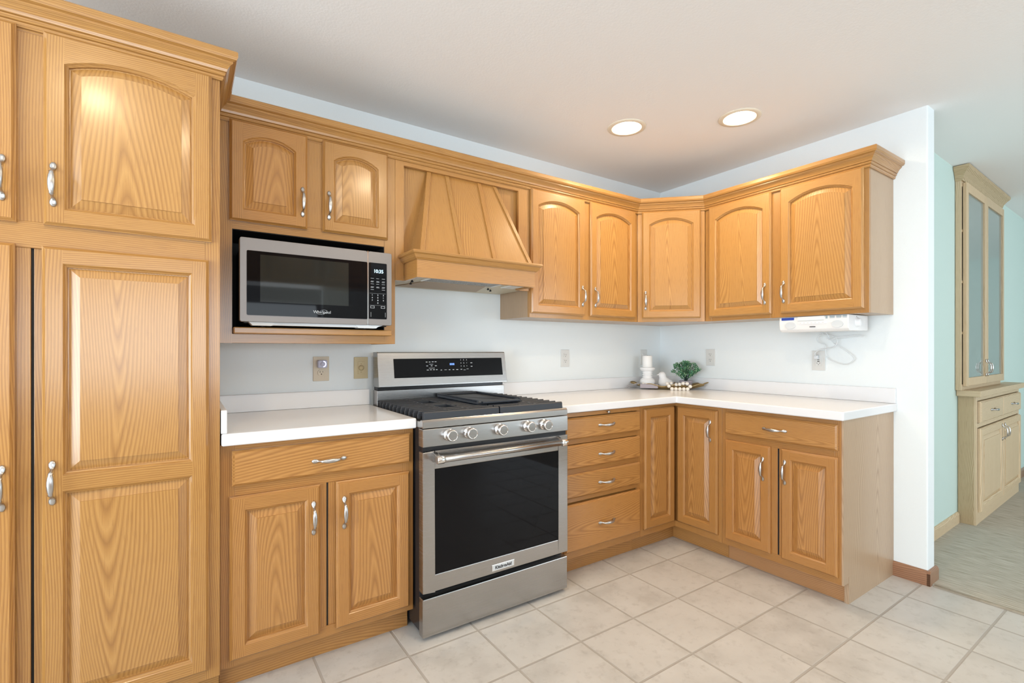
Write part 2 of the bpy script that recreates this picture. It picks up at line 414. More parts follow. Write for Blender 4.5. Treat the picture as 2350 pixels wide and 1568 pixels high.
# ------------------------------------------------------------------ cabinet pieces
def make_handle_mesh():
    zs, ys, wx, ty = [], [], [], []
    prof = [(-.064, .0010, .0015, .001), (-.061, .0030, .0055, .0028), (-.055, .0038, .0082, .0036), (-.048, .0042, .0078, .0040), (-.042, .0065, .0050, .0040), (-.038, .012, .0036, .0036),
            (-.034, .020, .0042, .0038), (-.030, .0255, .0062, .0045), (-.027, .0268, .0050, .0040), (-.020, .0285, .0070, .0046), (-.008, .0300, .0082, .0050)]
    prof = prof+[(0, .0303, .0084, .0050)]+[(-a_, b_, c_, d_) for a_, b_, c_, d_ in reversed(prof)]
    mb = MB(); mb.sweep([(0, -p[1], p[0]) for p in prof], [(p[2], p[3]) for p in prof], 12, up=(0, -1, 0))
    return mb
_h = {}
def handle(parent, loc, horiz=False, name='handle'):
    if 'm' not in _h:
        o = make_handle_mesh().build('handle', M_NICKEL); _h['m'] = o.data; bpy.data.objects.remove(o)
    o = bpy.data.objects.new(name, _h['m']); COL.objects.link(o); o.parent = parent; o.location = loc
    if horiz: o.rotation_euler = (0, PI/2, 0)
    return o
T = .0205  # door thickness
def outer_edge(mb, hw, hh, mi=0, gtop='x', gside='z', fill=False):
    rr = [(0, 0), (0, -.0115), (.0025, -.0135), (.0085, -T)]
    R = [[(-hw+d, y, -hh+d), (hw-d, y, -hh+d), (hw-d, y, hh-d), (-hw+d, y, hh-d)] for d, y in rr]
    mb.face([R[0][3], R[0][2], R[0][1], R[0][0]], gtop, mi)
    for a_, b_ in zip(R, R[1:]):
        for k in range(4):
            mb.face([a_[k], a_[(k+1) % 4], b_[(k+1) % 4], b_[k]], gtop if k in (0, 2) else gside, mi)
    if fill: mb.face(R[-1], gtop, mi)
def opening(x0, x1, z0, z1, arch, d, n=20):
    x0 += d; x1 -= d; z0 += d
    if arch <= 0:
        return [(x0, z0), (x1, z0), (x1, z1-d), (x0, z1-d)]
    hw = (x1-x0)/2+d; cx = (x0+x1)/2; R = (hw*hw+arch*arch)/(2*arch); zc = z1+arch-R
    pts = [(x0, z0), (x1, z0)]
    for k in range(n+1):
        x = x1+(x0-x1)*k/n; r = R-d; pts.append((x, zc+math.sqrt(max(r*r-(x-cx)**2, 0))))
    return pts
def door_mesh(w, h, arch=0, mids=(), fw=.046, top=.048):
    """raised panel door centred on the origin, back at y=0, front towards -y; mids: (z0,z1) of mid rails"""
    mb = MB(); hw, hh = w/2, h/2; outer_edge(mb, hw, hh); e = .0085; Y = -T
    xi = hw-fw
    ro = lambda: (random.uniform(-9, 9), random.uniform(-3, 3))
    for s_ in (-1, 1):
        a_, b_ = sorted((s_*(hw-e), s_*xi)); mb.face([(a_, Y, -hh+e), (b_, Y, -hh+e), (b_, Y, hh-e), (a_, Y, hh-e)], 'z', 0, ro())
    mb.face([(-xi, Y, -hh+e), (xi, Y, -hh+e), (xi, Y, -hh+fw), (-xi, Y, -hh+fw)], 'x', 0, ro())
    zs = [-hh+fw]
    for a_, b_ in mids:
        mb.face([(-xi, Y, a_), (xi, Y, a_), (xi, Y, b_), (-xi, Y, b_)], 'x', 0, ro()); zs += [a_, b_]
    ztop = hh-top-arch; zs.append(ztop)
    o = ro(); up = opening(-xi, xi, 0, ztop, arch, 0)[(2 if arch > 0 else 2):]
    for p, q in zip(up, up[1:]): mb.face([(q[0], Y, q[1]), (p[0], Y, p[1]), (p[0], Y, hh-e), (q[0], Y, hh-e)], 'x', 0, o)
    for i in range(0, len(zs), 2):
        z0, z1 = zs[i], zs[i+1]; ar = arch if i+2 >= len(zs) else 0
        rings = [(0, Y, 0), (.0015, Y+.0015, 0), (.0045, -.0150, 0), (.0085, -.0120, 0), (.009, -.0050, 1), (.012, -.0050, 1), (.037, -.0160, 1), (.0375, -.0190, 1)]
        po = ro(); po = (po[0], 0)
        prev = None
        for d, y, mi in rings:
            cur = [(x, y, z) for x, z in opening(-xi, xi, z0, z1, ar, d)]
            if prev:
                n = len(cur)
                for k in range(n):
                    vert = abs(cur[k][0]-cur[(k+1) % n][0]) < 1e-6
                    mb.face([prev[0][k], prev[0][(k+1) % n], cur[(k+1) % n], cur[k]], 'z' if (mi or vert) else 'x', mi, po if mi else None)
            prev = (cur, mi)
        mb.face(prev[0], 'z', 1, po)
    return mb
def door(parent, x0, x1, z0, z1, yface, off, arch=0, mids=(), handle_at=None, hz=None, mats=None, name='door'):
    """x/z in run space; off = thing origin in run space"""
    cx, cz = (x0+x1)/2, (z0+z1)/2
    d = door_mesh(x1-x0, z1-z0, arch, [(a_-cz, b_-cz) for a_, b_ in mids]).build(name, mats or [M_OAK, M_FLAT], parent, loc=(cx-off[0], yface-off[1], cz-off[2]))
    if handle_at is not None: handle(d, (handle_at-cx, -T+.0008, hz-cz))
    return d
def drawer(parent, x0, x1, z0, z1, yface, off, hx=None, hz=None, mats=None, name='drawer_front'):
    cx, cz = (x0+x1)/2, (z0+z1)/2
    mb = MB(); outer_edge(mb, (x1-x0)/2, (z1-z0)/2, 0, 'x', 'x', fill=True)
    d = mb.build(name, mats or [M_FLAT], parent, loc=(cx-off[0], yface-off[1], cz-off[2]))
    handle(d, ((hx if hx is not None else cx)-cx, -T+.0008, (hz if hz is not None else cz)-cz), True)
    return d
def P(parent, name, mb, mats, off, **k): return mb.build(name, mats, parent, off=off, **k)

# ------------------------------------------------------------------ pantry
PX0, PX1 = -3.952, -3.038
o = (PX0, 0, 0)
pan = thing('pantry_cabinet', 'tall oak pantry cabinet reaching the floor at the far left, with four raised-panel doors', 'cabinet', (PX0, 0, 0))
mb = MB(); mb.box(PX0, PX1, -.61, 0, .10, 2.16); mb.box(PX0+.0, PX1, -.56, -.02, 0, .10, 'x')
P(pan, 'carcass', mb, M_OAK, o)
mb = MB()
mb.box(PX1-.042, PX1, -.63, -.61, .10, 2.16, 'z'); mb.box(PX0, PX0+.042, -.63, -.61, .10, 2.16, 'z')
mb.box(PX0+.042, PX1-.042, -.63, -.61, 2.10, 2.16, 'x'); mb.box(PX0+.042, PX1-.042, -.63, -.61, 1.49, 1.565, 'x')
mb.box(PX0+.042, PX1-.042, -.63, -.61, .10, .15, 'x')
mb.box(-3.535, -3.462, -.63, -.61, 1.565, 2.10, 'z')
P(pan, 'face_frame', mb, [M_OAK], o, bevel=.001)
mb = MB(); mb.box(-3.545, -3.500, -.628, -.61, .15, 1.49, 'z'); mb.box(-3.494, -3.455, -.624, -.61, .15, 1.49, 'z')
P(pan, 'centre_stile', mb, M_OAK, o, bevel=.001)
mb = MB(); mb.box(-3.5005, -3.4935, -.622, -.605, .15, 1.49); P(pan, 'shadow_gap', mb, M_DARK, o)
door(pan, -3.472, -3.062, 1.558, 2.112, -.63, o, arch=.036, handle_at=-3.449, hz=1.674)
door(pan, -3.937, -3.527, 1.558, 2.112, -.63, o, arch=.036, handle_at=-3.553, hz=1.674)
door(pan, -3.475, -3.070, .135, 1.497, -.63, o, mids=((.790, .836),), handle_at=-3.451, hz=.818)
door(pan, -3.935, -3.530, .135, 1.497, -.63, o, mids=((.790, .836),), handle_at=-3.553, hz=.818)

# ------------------------------------------------------------------ crown moulding
CR = [(.0008, 2.108), (.006, 2.108), (.010, 2.113), (.010, 2.120), (.007, 2.1215), (.0125, 2.1235), (.0155, 2.128), (.0155, 2.1325), (.0125, 2.134), (.0185, 2.136), (.0215, 2.144), (.028, 2.154), (.0365, 2.161), (.0365, 2.1665), (.046, 2.170), (.050, 2.178), (.050, 2.194), (.047, 2.198), (.0008, 2.198), (.0008, 2.108)]
def crown(path, prof, mi=0):
    mb = MB(); n = len(path); offs = []
    for i in range(n):
        def nrm(a_, b_):
            d = (Vector(b_)-Vector(a_)).normalized(); return Vector((d.y, -d.x))
        if i == 0: nn = nrm(path[0], path[1])
        elif i == n-1: nn = nrm(path[-2], path[-1])
        else:
            n1, n2 = nrm(path[i-1], path[i]), nrm(path[i], path[i+1]); nn = (n1+n2)/(1+n1.dot(n2))
        offs.append(nn)
    for i in range(n-1):
        a_, b_ = Vector(path[i]), Vector(path[i+1]); g = (*(b_-a_).normalized(), 0)
        o_ = (random.uniform(-9, 9), random.uniform(-3, 3))
        for (d0, z0), (d1, z1) in zip(prof, prof[1:]+prof[:1]):
            p = [a_+offs[i]*d0, b_+offs[i+1]*d0, b_+offs[i+1]*d1, a_+offs[i]*d1]
            mb.face([(*p[0], z0), (*p[1], z0), (*p[2], z1), (*p[3], z1)], g, mi, o_)
    for i, rev in ((0, 1), (n-1, 0)):
        pts = [(*(Vector(path[i])+offs[i]*d), z) for d, z in prof]
        mb.face(list(reversed(pts)) if rev else pts, 'z', mi)
    return mb
mb = crown([(-3.96, -.63), (-3.038, -.63), (-3.038, -.31), (-.619, -.3105), (-.3125, -.614), (-.3125, -1.532), (-.001, -1.532)], CR)
o = mb.build('crown_molding', M_OAK)
tag(o, 'stepped oak crown molding running along the tops of the pantry and all wall cabinets', 'molding')

# ------------------------------------------------------------------ microwave wall cabinet
X0, X1 = -3.038, -2.305; o = (X0, 0, 0)
mc = thing('wall_cabinet', 'oak wall cabinet with an open microwave nook beneath its two small arched doors', 'cabinet', (X0, 0, 1.227))
o = (X0, 0, 1.227)
mb = MB()
mb.box(X0+.001, X0+.016, -.29, 0, 1.227, 2.16); mb.box(X1-.016, X1, -.29, 0, 1.227, 2.16)
mb.box(X0+.016, X1-.016, -.29, 0, 1.70, 2.15, 'x'); mb.box(X0+.016, X1-.016, -.29, 0, 1.23, 1.262, 'x')
P(mc, 'carcass', mb, M_OAK, o)
mb = MB()
mb.box(X0+.001, -2.981, -.31, -.29, 1.227, 2.16, 'z'); mb.box(-2.358, X1, -.31, -.29, 1.227, 2.16, 'z')
mb.box(-2.981, -2.358, -.31, -.29, 1.684, 1.73, 'x'); mb.box(-2.981, -2.358, -.31, -.29, 2.10, 2.16, 'x'); mb.box(-2.981, -2.358, -.31, -.29, 1.227, 1.264, 'x')
mb.box(-2.705, -2.630, -.31, -.29, 1.73, 2.10, 'z')
P(mc, 'face_frame', mb, M_OAK, o, bevel=.001)
mb = MB()
mb.box(-2.981, -2.978, -.3095, -.02, 1.29, 1.684); mb.box(-2.361, -2.358, -.3095, -.02, 1.29, 1.684); mb.box(-2.978, -2.361, -.3095, -.02, 1.681, 1.6835); mb.box(-2.978, -2.361, -.02, -.017, 1.29, 1.681)
P(mc, 'nook_lining', mb, M_DARK, o)
mb = MB(); mb.box(-2.978, -2.336, -.353, -.02, 1.264, 1.290, 'x'); P(mc, 'shelf', mb, M_OAK, o, bevel=.004)
door(mc, -2.990, -2.700, 1.716, 2.118, -.31, o, arch=.034, handle_at=-2.721, hz=1.828)
door(mc, -2.638, -2.345, 1.716, 2.118, -.31, o, arch=.034, handle_at=-2.613, hz=1.831)

# ------------------------------------------------------------------ microwave oven
o = (-2.655, -.36, 1.29)
mw = thing('microwave_oven', 'stainless steel countertop microwave with a dark glass door sitting in the cabinet nook', 'microwave', o)
YF = -.388
mb = MB(); mb.box(-2.945, -2.362, -.355, -.03, 1.305, 1.628); P(mw, 'body', mb, M_BLACK, o, bevel=.004)
def frame_xz(mb, x0, x1, z0, z1, hx0, hx1, hz0, hz1, y0, y1, mi=0):
    mb.box(x0, hx0, y0, y1, z0, z1, mi=mi); mb.box(hx1, x1, y0, y1, z0, z1, mi=mi); mb.box(hx0, hx1, y0, y1, z0, hz0, mi=mi); mb.box(hx0, hx1, y0, y1, hz1, z1, mi=mi)
def rrect(x0, x1, z0, z1, r, n=5):
    p = []
    for cx, cz, a0 in ((x1-r, z1-r, 0), (x0+r, z1-r, 90), (x0+r, z0+r, 180), (x1-r, z0+r, 270)):
        for k in range(n+1):
            a = math.radians(a0+90*k/n); p.append((cx+r*math.cos(a), cz+r*math.sin(a)))
    return p
mb = MB(); mb.prism_y(rrect(-2.960, -2.461, 1.310, 1.640, .008), YF, -.356); d = P(mw, 'door', mb, M_STEELM, o, bevel=.0015)
mb = MB(); mb.prism_y(rrect(-2.936, -2.463, 1.336, 1.590, .005), YF-.0025, YF); P(d, 'window_glass', mb, M_GLASSB, (0, 0, 0) if False else o)
M_MWIN = mat('microwave_mesh_window', (.020, .022, .020), .04, spec=.42)
mb = MB(); mb.box(-2.889, -2.545, YF-.0031, YF-.0024, 1.390, 1.577); P(d, 'mesh_window', mb, M_MWIN, o)
text('brand_lettering', 'Whirlpool', .017, d, (-2.655-o[0], YF-.0032-o[1], 1.3585-o[2]), F, M_INK, bold=0)
mb = MB()
mb.sweep([(-2.655+.021*math.cos(t_), YF-.0032, 1.3585+.0085*math.sin(t_)+.004*math.cos(t_)) for t_ in [2.6+k*.26 for k in range(22)]], .0005, 6, up=(0, 1, 0))
P(d, 'brand_ring', mb, M_INK, o)
mb = MB(); mb.prism_y(rrect(-2.458, -2.350, 1.310, 1.640, .008), YF, -.356); cp = P(mw, 'control_panel', mb, M_STEELM, o, bevel=.0015)
mb = MB(); mb.prism_y(rrect(-2.456, -2.374, 1.338, 1.590, .004), YF-.0022, YF); P(cp, 'panel_glass', mb, M_GLASSB, o)
mb = MB(); mb.box(-2.4615, -2.4585, YF-.001, YF+.01, 1.311, 1.640); P(cp, 'chrome_strip', mb, M_CHROME, o)
text('clock_digits', '10:35', .0215, cp, (-2.4125-o[0], YF-.0026-o[1], 1.552-o[2]), F, M_CLOCK, bold=.0001, sx=.95)
mb = MB()
for r_ in range(5):
    for c_ in range(3):
        if r_ == 4 and c_ == 1: continue
        z = 1.519-r_*.0125; x = -2.441+c_*.0255
        for q in range(1+(r_*3+c_*2) % 2): mb.box(x-.0072+.001*((r_+q) % 2), x+.0072-.0015*((c_+q) % 2), YF-.0027, YF-.0021, z-q*.0036, z+.0012-q*.0036)
mb.box(-2.452, -2.380, YF-.0026, YF-.0021, 1.4525, 1.4529); mb.box(-2.452, -2.380, YF-.0026, YF-.0021, 1.3995, 1.3999)
for x in (-2.440, -2.392): frame_xz(mb, x-.009, x+.009, 1.386, 1.396, x-.0075, x+.0075, 1.3872, 1.3948, YF-.0027, YF-.0021)
mb.box(-2.4475, -2.4465, YF-.0027, YF-.0021, 1.347, 1.368); mb.box(-2.3815, -2.3805, YF-.0027, YF-.0021, 1.347, 1.368)
P(cp, 'keypad_print', mb, M_INK, o)
for i, ch in enumerate('1234567890'):
    r_, c_ = (i//3, i % 3) if i < 9 else (3, 1)
    text('digit_'+['one', 'two', 'three', 'four', 'five', 'six', 'seven', 'eight', 'nine', 'zero'][i], ch, .0085, cp, (-2.441+c_*.0255-o[0], YF-.0026-o[1], 1.445-r_*.0118-o[2]), F, M_INK, bold=.0002)
mb = MB(); mb.prism_y([(-2.905, 1.298), (-2.42, 1.2985), (-2.385, 1.311), (-2.93, 1.311)], -.378, -.33)
mb.prism_y([(-2.915, 1.296), (-2.845, 1.296), (-2.83, 1.311), (-2.93, 1.311)], -.382, -.33); mb.prism_y([(-2.50, 1.296), (-2.42, 1.296), (-2.40, 1.311), (-2.515, 1.311)], -.382, -.33)
P(mw, 'bottom_trim', mb, M_GREYP, o, bevel=.001)
for x in (-2.875, -2.46):
    for y in (-.335, -.08):
        mb = MB(); mb.lathe([(0, 1.2905), (.009, 1.2905), (.009, 1.30), (.007, 1.306), (0, 1.306)], (x, y, 0), n=16); P(mw, 'foot', mb, M_BLACK, o)

# ------------------------------------------------------------------ range hood
o = (-1.915, 0, 1.53)
hd = thing('range_hood', 'tapered oak range hood with vertical battens mounted on the wall above the stove', 'hood', o)
HX0, HX1 = -2.305, -1.516
mb = MB()
mb.box(HX0+.001, -2.261, -.31, -.29, 1.532, 2.16, 'z'); mb.box(-1.588, HX1, -.31, -.29, 1.532, 2.16, 'z')
mb.box(-2.261, -1.588, -.31, -.29, 2.088, 2.16, 'x')
P(hd, 'face_frame', mb, M_OAK, o, bevel=.001)
mb = MB(); mb.box(-2.30, HX1, -.285, -.27, 1.56, 2.14, 'z'); P(hd, 'recess_panel', mb, M_FLAT, o)
# slanted chimney
A0, A1, B0, B1 = -2.120, -1.742, -2.228, -1.609; YT, YB, ZT, ZB = -.293, -.452, 2.090, 1.652
mb = MB(); n_ = (0, 0, 1); off_ = (3.3, .0)
mb.face([(B0, YB, ZB), (B1, YB, ZB), (A1, YT, ZT), (A0, YT, ZT)], 'z', 0, (2.2, 1.96))
mb.face([(B1, YB, ZB), (B1, -.284, ZB), (A1, -.284, ZT), (A1, YT, ZT)], 'z', 0); mb.face([(B0, -.284, ZB), (B0, YB, ZB), (A0, YT, ZT), (A0, -.284, ZT)], 'z', 0)
mb.face([(B0, -.284, ZB), (B1, -.284, ZB), (B1, YB, ZB), (B0, YB, ZB)], 'x', 0); mb.face([(A0, -.284, ZT), (A1, -.284, ZT), (B1, -.284, ZB), (B0, -.284, ZB)], 'x', 0)
mb.face([(A0, YT, ZT), (A1, YT, ZT), (A1, -.284, ZT), (A0, -.284, ZT)], 'x', 0)
P(hd, 'chimney_panel', mb, M_FLAT, o)
for xt, xb in ((-2.125, -2.231), (-2.026, -2.024), (-1.836, -1.835), (-1.741, -1.609)):
    hw = .011; mb = MB(); q = .009
    a = [(xb-hw, YB, ZB), (xb+hw, YB, ZB), (xt+hw, YT, ZT), (xt-hw, YT, ZT)]; b = [(x, y-q, z-.003) for x, y, z in a]; off_ = (random.uniform(-5, 5), random.uniform(-2, 2))
    mb.face(b, 'z', 0, off_)
    for k in range(4): mb.face([a[k], a[(k+1) % 4], b[(k+1) % 4], b[k]], 'z', 0, off_)
    mb.face(list(reversed(a)), 'z', 0, off_); P(hd, 'batten', mb, M_OAK, o, bevel=.0015)
mb = MB(); mb.box(-2.261, -1.592, -.470, -.452, 1.531, 1.628, 'x'); mb.box(-2.261, -2.243, -.452, -.311, 1.531, 1.628, 'y'); mb.box(-1.610, -1.592, -.452, -.311, 1.531, 1.628, 'y')
P(hd, 'lower_band', mb, M_OAK, o, bevel=.001)
mb = crown([(-2.262, -.311), (-2.262, -.471), (-1.591, -.471), (-1.591, -.311)], [(0, 1.613), (.005, 1.613), (.012, 1.620), (.020, 1.634), (.028, 1.639), (.030, 1.645), (.027, 1.652), (-.04, 1.652), (-.04, 1.640), (0, 1.628)])
P(hd, 'mantel_molding', mb, M_OAK, o)
mb = MB(); mb.box(-2.24, -1.612, -.43, -.29, 1.640, 1.651, 'x'); P(hd, 'mantel_top', mb, M_OAK, o)
mb = MB()
mb.box(-2.300, -1.522, -.288, -.004, 1.541, 1.56); mb.box(-2.241, -1.613, -.45, -.288, 1.541, 1.56); hi = P(hd, 'hood_insert', mb, M_CREAM, o, bevel=.002)
mb = MB(); mb.box(-2.165, -1.775, -.445, -.315, 1.5375, 1.541); P(hi, 'filter', mb, M_MESH, o)
for a_, b_ in ((-2.175, -2.166), (-1.774, -1.765)):
    mb = MB(); mb.box(a_, b_, -.448, -.31, 1.5365, 1.541); P(hi, 'filter_rail', mb, M_LENS, o)
mb = MB(); mb.prism([(-2.21, -.06), (-1.72, -.06), (-1.80, -.305), (-2.15, -.305)], 1.5375, 1.541); P(hi, 'blower_cover', mb, M_GREASE, o)
mb = MB(); mb.box(-1.70, -1.62, -.44, -.30, 1.5375, 1.541); P(hi, 'lamp_lens', mb, M_LENS, o)
for x, y in ((-2.215, -.30), (-2.19, -.22), (-1.745, -.24), (-1.70, -.19)):
    mb = MB(); mb.lathe([(0, 1.529), (.006, 1.530), (.007, 1.535), (.003, 1.537), (.003, 1.542), (0, 1.542)], (x, y, 0), n=12); P(hi, 'thumb_screw', mb, M_BLACK, o)

# ------------------------------------------------------------------ wall cabinets right of the hood
def wall_cab(label, loc, rz, x0, x1, doors, stiles):
    """run-space box x0..x1; local origin at (x0,0,1.385)"""
    o = (x0, 0, 1.385); t = thing('wall_cabinet', label, 'cabinet', loc, rz)
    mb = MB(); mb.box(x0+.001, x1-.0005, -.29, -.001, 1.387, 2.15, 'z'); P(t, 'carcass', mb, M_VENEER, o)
    mb = MB()
    for a_, b_ in stiles: mb.box(a_, b_, -.3105, -.29, 1.385, 2.16, 'z')
    ss = sorted(stiles)
    for (a_, b_), (c_, d_) in zip(ss, ss[1:]): mb.box(b_, c_, -.3105, -.29, 1.385, 1.425, 'x'); mb.box(b_, c_, -.3105, -.29, 2.09, 2.16, 'x')
    P(t, 'face_frame', mb, M_OAK, o, bevel=.001)
    for a_, b_, hx in doors: door(t, a_, b_, 1.408, 2.118, -.3105, o, arch=.042, handle_at=hx, hz=1.526)
    return t
wall_cab('oak wall cabinet with two arched doors between the wooden hood and the angled corner', (-1.513, 0, 1.385), 0, -1.513, -.6195,
         [(-1.510, -1.103, -1.127), (-1.057, -.650, -1.022)], [(-1.512, -1.47), (-1.112, -1.048), (-.665, -.6205)])
wall_cab('oak wall cabinet at the right end, with two arched doors above the white radio', (0, -.6145, 1.385), -PI/2, .6145, 1.532,
         [(.648, 1.052, 1.018), (1.103, 1.513, 1.125)], [(.6155, .66), (1.040, 1.115), (1.490, 1.532)])
cc = thing('corner_cabinet', 'angled oak corner wall cabinet with one arched door above the tray and plant', 'cabinet', (0, 0, 1.385))
mb = MB(); mb.prism([(-.6185, -.001), (-.6185, -.296), (-.299, -.6135), (-.001, -.6135), (-.001, -.001)], 1.387, 2.15); P(cc, 'carcass', mb, M_OAK, (0, 0, 1.385))
fw2 = math.hypot(.6195-.3115, .6145-.3105)/2
ff = MB(); ff.box(-fw2+.003, -fw2+.045, -.001, .017, 0, .775, 'z'); ff.box(fw2-.045, fw2-.003, -.001, .017, 0, .775, 'z'); ff.box(-fw2+.045, fw2-.045, -.001, .017, 0, .04, 'x'); ff.box(-fw2+.045, fw2-.045, -.001, .017, .70, .775, 'x')
cloc = (-.4655, -.4625, 0)
ff.build('face_frame', M_OAK, cc, loc=cloc, rot=(0, 0, -PI/4), bevel=.001)
dd = door_mesh(.372, .71, .040).build('door', [M_OAK, M_FLAT], cc, loc=(-.4655-.001, -.4625-.001, .378), rot=(0, 0, -PI/4))
handle(dd, (-.163, -T+.0008, -.237))

# ------------------------------------------------------------------ base cabinets
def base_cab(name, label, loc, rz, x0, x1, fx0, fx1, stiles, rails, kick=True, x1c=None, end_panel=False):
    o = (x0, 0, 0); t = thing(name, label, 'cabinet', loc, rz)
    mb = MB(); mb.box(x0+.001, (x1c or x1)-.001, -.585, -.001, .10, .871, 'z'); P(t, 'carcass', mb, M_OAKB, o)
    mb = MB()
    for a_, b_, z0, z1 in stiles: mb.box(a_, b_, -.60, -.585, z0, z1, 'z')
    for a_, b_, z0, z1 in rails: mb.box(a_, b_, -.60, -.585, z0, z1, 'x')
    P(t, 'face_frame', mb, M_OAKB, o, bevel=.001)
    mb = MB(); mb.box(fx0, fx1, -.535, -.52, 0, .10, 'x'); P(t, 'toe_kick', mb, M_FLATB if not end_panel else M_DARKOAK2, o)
    return t, o
M_DARKOAK2 = oak('oak_kick', (.50, .27, .12), (.42, .21, .085), (.27, .12, .045), True)
# left of the range
bc, o = base_cab('base_cabinet', 'oak base cabinet with one wide drawer over two doors between pantry and stove', (-3.036, 0, 0), 0, -3.036, -2.334, -3.036, -2.334,
    [(-3.036, -2.992, .10, .871), (-2.378, -2.334, .10, .871)],
    [(-2.992, -2.378, .845, .871), (-2.992, -2.378, .690, .735), (-2.992, -2.378, .10, .140)])
mb = MB(); mb.box(-2.722, -2.686, -.600, -.585, .14, .69, 'z'); mb.box(-2.679, -2.640, -.597, -.585, .14, .69, 'z'); P(bc, 'centre_stile', mb, M_OAKB, o, bevel=.001)
mb = MB(); mb.box(-2.6865, -2.6785, -.5965, -.58, .135, .688); P(bc, 'shadow_gap', mb, M_DARK, o)
drawer(bc, -3.002, -2.351, .727, .850, -.60, o, hx=-2.680, hz=.782, mats=[M_FLATB])
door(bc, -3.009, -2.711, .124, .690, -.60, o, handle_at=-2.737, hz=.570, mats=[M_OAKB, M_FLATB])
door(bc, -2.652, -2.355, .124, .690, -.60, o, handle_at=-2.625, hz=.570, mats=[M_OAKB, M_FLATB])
# drawer bank
db, o = base_cab('drawer_cabinet', 'oak base cabinet of four stacked drawers to the right of the stove', (-1.560, 0, 0), 0, -1.560, -.920, -1.560, -.920,
    [(-1.560, -1.49, .10, .871), (-.950, -.9205, .10, .871)],
    [(-1.49, -.950, .10, .145), (-1.49, -.950, .395, .425), (-1.49, -.950, .545, .575), (-1.49, -.950, .70, .735)])
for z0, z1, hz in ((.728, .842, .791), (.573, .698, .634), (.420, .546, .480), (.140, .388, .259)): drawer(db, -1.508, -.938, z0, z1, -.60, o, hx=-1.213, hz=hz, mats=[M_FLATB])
mb = MB(); mb.box(-1.505, -.945, -.617, -.30, .848, .868, 'x'); cb = P(db, 'cutting_board', mb, M_OAKB, o, bevel=.001)
mb = MB(); mb.lathe([(0, 0), (.0035, 0), (.0035, .006), (.008, .010), (.008, .015), (0, .017)], (-1.205, -.617, .858), 'y', 16); P(cb, 'knob', mb, M_NICKEL, o)
# inner corner cabinet (folding pair of doors)
cbn = thing('corner_base_cabinet', 'oak corner base cabinet with two narrow doors meeting at the inner corner', 'cabinet', (0, 0, 0))
mb = MB(); mb.prism([(-.919, -.001), (-.919, -.585), (-.586, -.585), (-.586, -.919), (-.001, -.919), (-.001, -.001)], .10, .871); P(cbn, 'carcass', mb, M_OAKB, (0, 0, 0))
mb = MB(); mb.box(-.9195, -.896, -.600, -.585, .10, .871, 'z'); mb.box(-.896, -.6005, -.600, -.585, .10, .135, 'x'); mb.box(-.896, -.6005, -.600, -.585, .850, .871, 'x')
mb.box(-.6005, -.585, -.9195, -.896, .10, .871, 'z'); mb.box(-.6005, -.585, -.896, -.585, .10, .135, 'y'); mb.box(-.6005, -.585, -.896, -.585, .850, .871, 'y')
P(cbn, 'face_frame', mb, M_OAKB, (0, 0, 0), bevel=.001)
mb = MB(); mb.box(-.919, -.535, -.535, -.52, 0, .10, 'x'); mb.box(-.535, -.52, -.919, -.52, 0, .10, 'y'); P(cbn, 'toe_kick', mb, M_FLATB, (0, 0, 0))
door(cbn, -.898, -.626, .140, .850, -.60, (0, 0, 0), mats=[M_OAKB, M_FLATB])
dm = door_mesh(.272, .710).build('door', [M_OAKB, M_FLATB], cbn, loc=(-.60, -.762, .495), rot=(0, 0, -PI/2)); handle(dm, (.857-.762, -T+.0008, .730-.495))
# right run, door cabinet
br, o = base_cab('base_cabinet', 'oak base cabinet at the right end with a drawer, two doors and plain side', (0, -.9205, 0), -PI/2, .9205, 1.5257, .9205, 1.515,
    [(.9205, .958, .10, .871), (1.497, 1.5257, .10, .871)],
    [(.958, 1.497, .845, .871), (.958, 1.497, .690, .730), (.958, 1.497, .10, .142)], end_panel=True)
mb = MB(); mb.box(1.195, 1.231, -.600, -.585, .142, .69, 'z'); mb.box(1.238, 1.262, -.597, -.585, .142, .69, 'z'); P(br, 'centre_stile', mb, M_OAKB, o, bevel=.001)
mb = MB(); mb.box(1.2305, 1.2385, -.5965, -.58, .138, .688); P(br, 'shadow_gap', mb, M_DARK, o)
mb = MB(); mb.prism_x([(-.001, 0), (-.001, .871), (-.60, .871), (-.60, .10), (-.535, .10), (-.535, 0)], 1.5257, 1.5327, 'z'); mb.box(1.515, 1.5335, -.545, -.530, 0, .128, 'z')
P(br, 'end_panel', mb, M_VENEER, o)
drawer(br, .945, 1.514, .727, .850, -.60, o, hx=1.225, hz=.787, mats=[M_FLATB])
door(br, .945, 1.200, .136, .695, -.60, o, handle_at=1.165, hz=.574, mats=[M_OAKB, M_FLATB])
door(br, 1.255, 1.514, .134, .694, -.60, o, handle_at=1.277, hz=.579, mats=[M_OAKB, M_FLATB])

